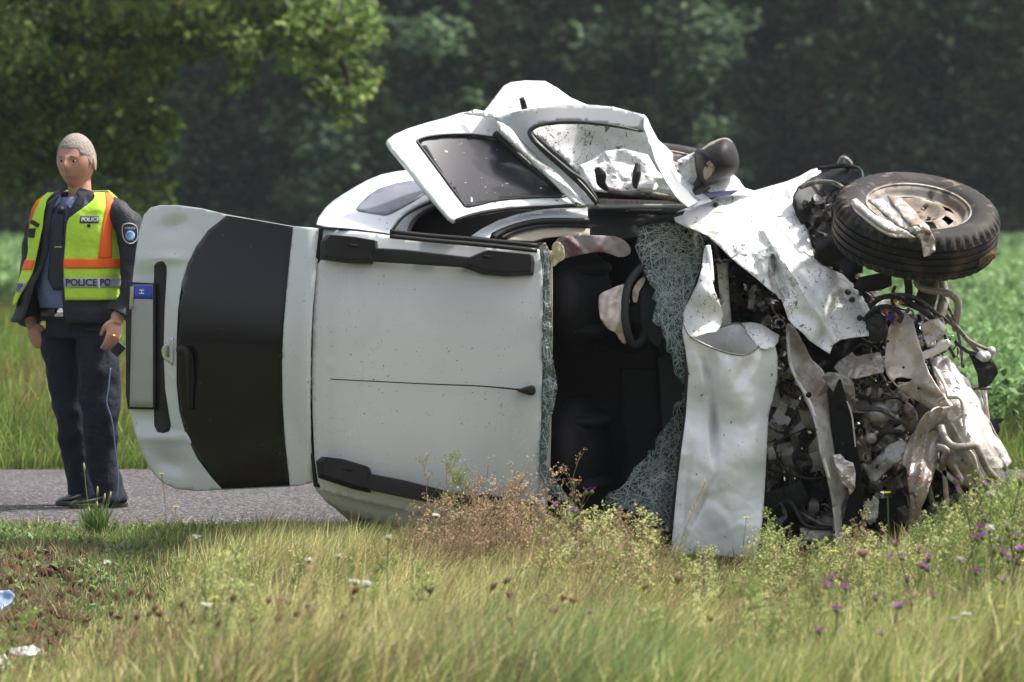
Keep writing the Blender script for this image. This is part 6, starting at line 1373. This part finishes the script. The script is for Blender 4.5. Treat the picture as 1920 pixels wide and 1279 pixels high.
def plume(seed):
    r = random.Random(seed); p = [Vector((.28 * t ** 1.6, 0, t)) for t in [k / 8 for k in range(9)]]; st = [ringtube(p, .0025, 4)]; hd = []
    for k in range(54):
        t = r.uniform(.74, 1.0); b = Vector((.28 * t ** 1.6, 0, t)) + Vector((r.gauss(0, .006), r.gauss(0, .006), 0)); sx_ = r.gauss(0, .012); hd.append(([b, b + Vector((sx_ + .005, .004, .030)), b + Vector((sx_, -.003, .038))], [(0, 1, 2)]))
    V, F = merge(st); V2, F2 = merge(hd); return (V, F, (.40, .33, .16)), [(V2, F2, (.62, .48, .25))]
KIND = {}
def proto(kind, name, headname, data):
    e = bpy.data.objects.new(name, None); e.empty_display_size = .1
    st, hd = data[0], data[1]; hd = [hd] if isinstance(hd, tuple) else hd
    KIND.setdefault(kind, []).append((name, headname, st, hd))
for s in range(5): proto('brown', 'dry_weed', 'seed_heads', dry_weed(s, (.27, .20, .125), (.40, .29, .18), .8, .010))
for s in range(4): proto('gold', 'leafy_weed', 'buds', dry_weed(30 + s, (.24, .25, .10), (.46, .46, .20), 1.1, .012))
for s in range(3): proto('green', 'leafy_weed', 'buds', dry_weed(60 + s, (.18, .23, .08), (.31, .38, .13), 1.4, .013))
for s in range(3): proto('yellow', 'yellow_flower', 'flower_head', flower(s, (.80, .62, .03), (.55, .33, .02), .020))
proto('yellowbig', 'yellow_flower', 'flower_head', flower(9, (.85, .70, .03), (.6, .4, .02), .036, n=14))
for s in range(3): proto('thistle', 'thistle', 'flower_heads', thistle(s))
for s in range(3): proto('white', 'white_flower', 'flower_head', umbel(s, (.66, .66, .56), (.16, .2, .08), .017))
for s in range(3): proto('umbel', 'dry_umbel', 'seed_heads', umbel(10 + s, (.30, .20, .13), (.26, .21, .11), .026, True))
proto('plume', 'grass_plume', 'seed_head', plume(1))
first = {}
def plant(kind, px, py, Y, label, group=None, bend=None, hmax=None):
    """plant rooted in the verge at distance Y whose tip reaches (px,py)"""
    k = rp.randrange(len(KIND[kind])); key = (kind, k); top = P(px, py, Y)
    zb = float(gz(np.array([top.x]), np.array([Y]))[0]) - .01; h = max(.12, top.z - zb)
    if hmax: h = min(h, hmax)
    if key not in first:
        name, hn, st, hd = KIND[kind][k]
        e = bpy.data.objects.new(name, None); col.objects.link(e); e.empty_display_size = .1
        a = colored('stem', [st], e); b = colored(hn, hd, e); b['kind'] = 'stuff'; a['kind'] = 'stuff'; first[key] = e
    else: e = copy_tree(first[key])
    wd = (h ** .5) * .8 if h > .3 else h * 1.4
    e.scale = (wd, wd, h); e.rotation_euler = (0, 0, rp.uniform(0, 6.28) if kind != 'plume' else R(10))
    e.location = (top.x, Y, zb)
    if kind in ('yellow', 'yellowbig', 'thistle', 'white', 'umbel'):
        # keep flower heads at natural size
        e.scale = (h * .9 if h > .6 else .75, h * .9 if h > .6 else .75, h)
    for c in ('label', 'category', 'group'):
        if c in e: del e[c]
    props(e, label, {'brown': 'weed', 'gold': 'weed', 'green': 'weed', 'yellow': 'flower', 'yellowbig': 'flower', 'thistle': 'thistle', 'white': 'flower', 'umbel': 'seed head', 'plume': 'grass'}[kind], group)
    return e
def thicket(name, label, items):
    Vs, Fs, Cs, o = [], [], [], 0
    for kind, px, py, Y in items:
        _, _, st, hd = rp.choice(KIND[kind]); top = P(px, py, Y); zb = float(gz(top.x, Y)) - .01; h = max(.12, top.z - zb)
        wd = (h ** .5) * .8 if h > .3 else h * 1.4; a = rp.uniform(0, 6.28); ca, sa = math.cos(a), math.sin(a); sh = rp.uniform(-.05, .30) * h; tint = rp.uniform(.7, 1.3)
        for v, f, c in [st] + hd:
            v = np.array([tuple(q) for q in v]); Q = np.stack([(v[:, 0] * ca - v[:, 1] * sa) * wd + top.x + sh * (v[:, 2] ** 2 - .8), (v[:, 0] * sa + v[:, 1] * ca) * wd + Y, v[:, 2] * h + zb], 1)
            tr_ = []
            for q in f:
                for k in range(1, len(q) - 1): tr_.append((q[0] + o, q[k] + o, q[k + 1] + o))
            Vs.append(Q); Fs.append(np.array(tr_)); Cs.append(np.tile(np.array(c) * tint, (len(Q), 1))); o += len(Q)
    ob = mknp(name, np.concatenate(Vs), np.concatenate(Fs), stemc, colors=np.concatenate(Cs)); return props(ob, label, 'weeds', kind='stuff')
GB = 'brown dry weeds along the foot of the roof'; GG = 'yellowish leafy weeds under the broken windscreen'; GR = 'leafy weeds at the foot of the engine bay'
it = []
for i in range(340):
    px = rp.gauss(905, 85); px = min(1060, max(770, px)); lim = float(np.interp(px, [775, 800, 860, 930, 1000, 1050], [1010, 990, 960, 945, 950, 965]))
    it.append(('brown', px, rp.uniform(lim, lim + 240) if rp.random() < .82 else rp.uniform(lim - 75, lim), rp.uniform(20.6, 22.0)))
thicket('dry_weed_thicket', 'dense tuft of brown dried weeds along the lower edge of the roof', it)
it = []
for i in range(280):
    px = rp.uniform(985, 1275); lim = float(np.interp(px, [985, 1060, 1110, 1180, 1230, 1275], [965, 950, 965, 950, 985, 1040]))
    it.append(('gold' if rp.random() < .62 else 'brown', px, rp.uniform(lim - 15, lim + 240), rp.uniform(19.0, 21.9)))
thicket('yellowish_weed_thicket', 'yellowish leafy weeds below the shattered windscreen', it)
it = []
for i in range(150): px = rp.uniform(1280, 1470); it.append((rp.choice(['gold', 'brown', 'green']), px, rp.uniform(1030, 1170), rp.uniform(19.4, 21.6)))
for i in range(280):
    px = rp.uniform(1425, 1720); lim = float(np.interp(px, [1425, 1450, 1500, 1540, 1600, 1640, 1720], [975, 965, 1000, 1000, 955, 985, 1000]))
    it.append((rp.choice(['gold', 'green', 'brown', 'gold']), px, rp.uniform(lim + 15, lim + 190), rp.uniform(19.4, 21.9)))
thicket('mixed_weed_thicket', 'mixed green and brown leafy weeds around the bonnet foot and the crushed engine bay', it)
it = []
for i in range(320):
    px = rp.uniform(1690, 2150); lim = float(np.interp(px, [1700, 1760, 1830, 1870, 1960], [1010, 955, 920, 880, 850]))
    it.append((rp.choice(['green', 'green', 'gold']), px, rp.uniform(lim, lim + 260), rp.uniform(18.8, 22.3)))
for i in range(170): it.append((rp.choice(['green', 'gold', 'brown']), rp.uniform(1380, 1970), rp.uniform(1080, 1290), rp.uniform(16.5, 19.5)))
thicket('green_weed_thicket', 'green weeds filling the lower right corner in front of the gearbox', it)
it = []
for i in range(70): it.append((rp.choice(['brown', 'green', 'brown']), rp.uniform(-20, 480), rp.uniform(1130, 1290), rp.uniform(16.5, 19.0)))
for i in range(60): it.append((rp.choice(['brown', 'gold', 'gold']), rp.uniform(480, 1400), rp.uniform(1120, 1290), rp.uniform(16.5, 19.5)))
for i in range(95): it.append(('plume', rp.uniform(330, 1750), rp.uniform(1020, 1260), rp.uniform(16.8, 21.8)))
for i in range(150): it.append((rp.choice(['gold', 'green', 'brown']), rp.uniform(330, 820), rp.uniform(1030, 1270), rp.uniform(16.8, 21.5)))
for i in range(200): it.append((rp.choice(['gold', 'brown', 'green', 'brown', 'umbel']), rp.uniform(330, 1500), rp.uniform(1090, 1290), rp.uniform(16.2, 20)))
for i in range(70): it.append((rp.choice(['umbel', 'brown']), rp.uniform(130, 700), rp.uniform(1120, 1290), rp.uniform(16.2, 18.5)))
thicket('sparse_weed_thicket', 'scattered brown and straw weeds in the near foreground grass', it)
for (px, py, lab) in [(806, 858, 'tall brown dried weed, leftmost one standing out against the grey roof'), (830, 872, 'slender brown dried stalk against the roof, just left of the pale green spike'), (886, 868, 'dark dried weed with branching seed heads against the lower roof'), (942, 905, 'thin dried stalk near the roof corner by the lower rail'), (1058, 845, 'dried brown stalk with a single seed head in front of the dark cabin opening'), (1110, 925, 'bent dark dried stalk in front of the shattered windscreen')]:
    plant('brown', px, py, 21.9, lab, None)
for (px, py, lab) in [(853, 856, 'pale green flower spike standing tallest against the roof'), (872, 888, 'pale green spike just right of the tallest one against the roof')]:
    plant('green', px, py, 21.9, lab)
for (px, py, k, lab) in [(1452, 958, 'green', 'tall green weed right beside the lower edge of the folded bonnet'), (1500, 992, 'brown', 'reddish brown weed in front of the dark gap left of the black upright'), (1545, 1000, 'brown', 'brown weed at the foot of the bent wing rail'), (1606, 950, 'gold', 'yellow green weed reaching highest in front of the black upright'), (1650, 985, 'gold', 'bushy yellow green weed between the black upright and the crumpled leg'),
                      (1190, 950, 'gold', 'bushy yellowish weed in front of the lower tip of the shattered windscreen'), (1135, 962, 'gold', 'yellowish weed at the lower corner of the dark cabin opening'), (1060, 945, 'green', 'thin green weed just right of the roof corner'), (1800, 940, 'green', 'upright green weed in front of the gearbox foot'), (1888, 905, 'green', 'upright green weed right of the gearbox end'), (975, 940, 'green', 'green sprig at the roof corner beside the brown tuft')]:
    plant(k, px, py, 21.9, lab)
# individually visible flowers
YF = lambda px, py: (18.3 if py < 1090 else 16.5) if px > 1480 else (20.8 if py < 1010 else (18.6 if py < 1090 else 16.9))
for (px, py, kind, lab) in [(307, 890, 'yellow', 'yellow flower on a thin branching stem against the white tailgate'), (305, 952, 'yellow', 'low yellow flower beneath the tailgate, in front of the asphalt'),
                            (412, 1117, 'yellow', 'yellow flower in the straw grass, upper one of the left pair'), (420, 1184, 'yellow', 'yellow flower in the straw grass, lower one of the left pair'), (508, 1222, 'yellow', 'yellow flower near the bottom edge, left of centre'), (535, 1276, 'yellow', 'yellow flower cut by the bottom edge'),
                            (735, 1196, 'yellow', 'yellow flower in the middle of the foreground grass'), (783, 1256, 'yellow', 'yellow flower near the bottom edge in the centre'), (1062, 902, 'yellow', 'yellow flower in front of the dark cabin opening'), (1375, 972, 'yellow', 'yellow flower against the pale folded bonnet'),
                            (1668, 926, 'yellow', 'yellow flower on a bent stem against the dark engine bay'), (1530, 1032, 'yellow', 'yellow flower left of the crumpled leg, low in the weeds'), (1755, 1050, 'yellow', 'orange yellow flower among purple thistles'), (1910, 1052, 'yellowbig', 'largest bright yellow flower at the right edge'), (1912, 1168, 'yellowbig', 'lower yellow flower cut by the right edge'), (1856, 1135, 'yellow', 'small yellow flower left of the right edge pair')]:
    plant(kind, px, py, YF(px, py), lab)
for (px, py, lab) in [(1072, 922, 'pale purple thistle in front of the dark cabin opening'), (1078, 965, 'lower pale purple thistle by the cabin opening'), (1733, 1020, 'purple thistle right of the crumpled leg foot'), (1697, 1054, 'purple thistle in front of the crumpled leg foot'), (1776, 1012, 'purple thistle between the crumpled leg and the gearbox foot'), (1845, 925, 'purple thistle below the gearbox end'), (1893, 903, 'purple thistle just right of the gearbox end'), (1912, 1006, 'large purple thistle at the right frame edge'), (1905, 1030, 'purple thistle beneath the large one at the right edge'), (1692, 1135, 'small purple thistle low in the right foreground'), (1556, 1108, 'faint purple thistle below the black upright')]:
    plant('thistle', px, py, YF(px, py), lab)
wl = [(812, 975, 'white flower cluster below the lower roof rail'), (738, 1014, 'white flower cluster in the grass left of the brown weeds'), (633, 1048, 'white flower in the grass, upper left of centre'), (594, 1060, 'white flower left of the pair in mid grass'), (655, 1102, 'white flower in mid grass, left one of two'), (676, 1100, 'white flower in mid grass, right one of two'), (350, 1141, 'white flower beside the brown seed head on the left'), (398, 1017, 'white flower near the road edge grass'), (215, 1064, 'white flower above the torn soil'),
      (340, 1238, 'white flower low on the left'), (1222, 1262, 'white flower at the bottom edge right of centre'), (1863, 935, 'white flower before the gearbox end'), (1880, 998, 'white flower under the gearbox by the thistles'), (1790, 1160, 'white flower in the right foreground, left of a pair'), (1806, 1165, 'white flower in the right foreground, right of a pair'), (1710, 1262, 'white flower at the bottom edge, right'), (1818, 1055, 'white flower between the orange and the big yellow flower')]
for px, py, lab in wl: plant('white', px, py, YF(px, py), lab)
ul = [(362, 1138), (285, 1160), (205, 1165), (160, 1170), (540, 1212), (155, 1262), (345, 1262), (470, 1228), (445, 1222), (905, 1168), (1062, 1134), (1030, 1152), (975, 1170), (1080, 1222), (1188, 1222), (1630, 1050), (890, 1250), (700, 1210), (590, 1238), (160, 1200), (1000, 1235), (250, 1215), (1440, 1130), (1700, 1210), (1500, 1240), (1600, 1260)]
for px, py in ul: plant('umbel', px, py, rp.uniform(16.6, 18.6), 'brown curled umbel seed head standing above the blurred foreground grass', 'brown seed heads in the foreground grass')
plant('plume', 1248, 905, 21.4, 'tall straw coloured grass plume leaning beside the folded bonnet'); plant('plume', 1345, 1025, 20.6, 'pale grass plume in front of the foot of the folded bonnet'); plant('plume', 1215, 1165, 18.5, 'long bent straw in the centre right foreground')
# tuft with thin seed spikes in front of the officer's shoes
tp_ = empty('grass_tuft', Vector((X_at(178, 23.4), 23.4, float(gz(X_at(178, 23.4), 23.4)))), 'green tuft with thin seed spikes right in front of the officer\'s shoes', 'grass')
n = 260; bx = np.full(n, tp_.location.x) + rng.normal(0, .022, n); by = np.full(n, 23.4) + rng.normal(0, .02, n)
V, F, c = blades(bx, by, np.full(n, tp_.location.z), rng.uniform(.08, .20, n), rng.uniform(.004, .007, n), rng.normal(0, .35, n), rng.normal(0, .3, n), pick([(.12, .20, .05), (.17, .24, .07)], n), .6)
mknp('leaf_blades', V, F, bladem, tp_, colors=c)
for px, py in [(157, 868), (183, 912), (197, 925), (182, 940), (208, 922), (192, 948), (166, 950)]:
    a = Vector((X_at(178, 23.4), 23.4, tp_.location.z)); b = P(px, py, 23.4); mid = a.lerp(b, .5) + Vector(((b.x - a.x) * .2, 0, .01))
    V, F = ringtube(catmull([a, mid, b], 4), .0018, 4); s_ = mk('stalk', V, F, mat('green_stalk', (.16, .20, .07), .7) if 'stalkm' not in M else M['stalkm'], tp_); M['stalkm'] = s_.data.materials[0]
    V, F = ringtube([b - (b - mid).normalized() * .045, b - (b - mid).normalized() * .02, b], [.003, .0055, .003], 6); mk('seed_spike', V, F, M['spikem'] if 'spikem' in M else mat('pale_spike', (.34, .33, .17), .8), s_)
# ---- litter and soil, lower left
def debris(name, ol, Y, m, label, seed, amp=.06):
    f = add(lambda x, y: 0.0, crump(amp, .05, seed)); b = lambda px, py, d: P(px, py, Y + d + (1150 - py) * .002)
    o = sheet(name, ol, f, m, None, step=5, thick=.004, base=b); props(o, label, 'debris'); return o
debris('car_fragment', [(-20, 1118), (0, 1108), (18, 1106), (28, 1116), (20, 1130), (6, 1140), (0, 1150), (-20, 1156)], 20.6, mat('bluish_plastic', (.22, .30, .45), .4), 'bluish grey broken plastic piece on the soil at the left edge', 2)
debris('white_fragment', [(12, 1216), (30, 1214), (62, 1210), (75, 1218), (66, 1228), (44, 1230), (22, 1228)], 19.4, M['paint_torn'], 'upper piece of crumpled whitish scrap at the lower left', 3)
debris('white_fragment', [(-10, 1232), (8, 1226), (16, 1240), (30, 1256), (24, 1264), (6, 1258), (-10, 1254)], 19.2, M['airbag'], 'lower piece of crumpled whitish scrap at the left edge', 4)
debris('white_fragment', [(1062, 1018), (1072, 1013), (1086, 1024), (1085, 1040), (1074, 1042), (1066, 1034)], 21.4, M['airbag'], 'small white scrap caught in the weeds under the cabin', 5, .03)
# loose soil clods on the torn bank
n = 420; bm_parts = []
rc = random.Random(4)
for i in range(n):
    Y = rc.uniform(19.6, 22.8); px = rc.gauss(60, 70)
    x = X_at(px, Y); z = float(gz(x, Y)); s = rc.uniform(.008, .035); bm_parts.append(ellvf((x, Y, z), (s, s * rc.uniform(.6, 1), s * .6), Euler((rc.random() * 3, rc.random() * 3, rc.random() * 3)).to_matrix(), 6, 4))
V, F = merge(bm_parts); o = mk('soil_clods', V, F, mat('torn_soil', (.11, .06, .035), .95, 0, .1, blotch=(20, .5, .7, (.05, .03, .02))), None, smooth=False); props(o, 'loose brown soil clods on the torn bank at the lower left', 'soil', kind='stuff')
# gravel and plant crumbs along the near road edge
n = 3500; Y = 23.5 + rng.random(n) ** 2 * .5; px = rng.uniform(-80, 800, n); x = X_at(px, Y); z = np.maximum(gz(x, Y), roadz(x, Y)) 
V, F, c = leaves(x, Y, z, rng.uniform(.006, .02, n), pick([(.25, .22, .19), (.12, .10, .08), (.4, .38, .35), (.14, .13, .06)], n), .2, .9)
o = mknp('road_edge_gravel', V, F, stemc, colors=c); props(o, 'loose gravel and crumbs along the near edge of the road', 'gravel', kind='stuff')

# ---- air
hz = bpy.data.materials.new('haze'); hz.use_nodes = True; N = hz.node_tree.nodes; N.remove(N['Principled BSDF'])
pv = N.new('ShaderNodeVolumePrincipled'); pv.inputs['Color'].default_value = (.80, .88, .95, 1); pv.inputs['Density'].default_value = .00020; pv.inputs['Anisotropy'].default_value = .2
hz.node_tree.links.new(pv.outputs[0], N['Material Output'].inputs['Volume'])
v, f = boxvf((0, 95, 10.5), (420, 330, 24)); o = mk('haze', v, f, hz, None, smooth=False); props(o, 'thin pale haze over the field and road', 'haze', kind='stuff')
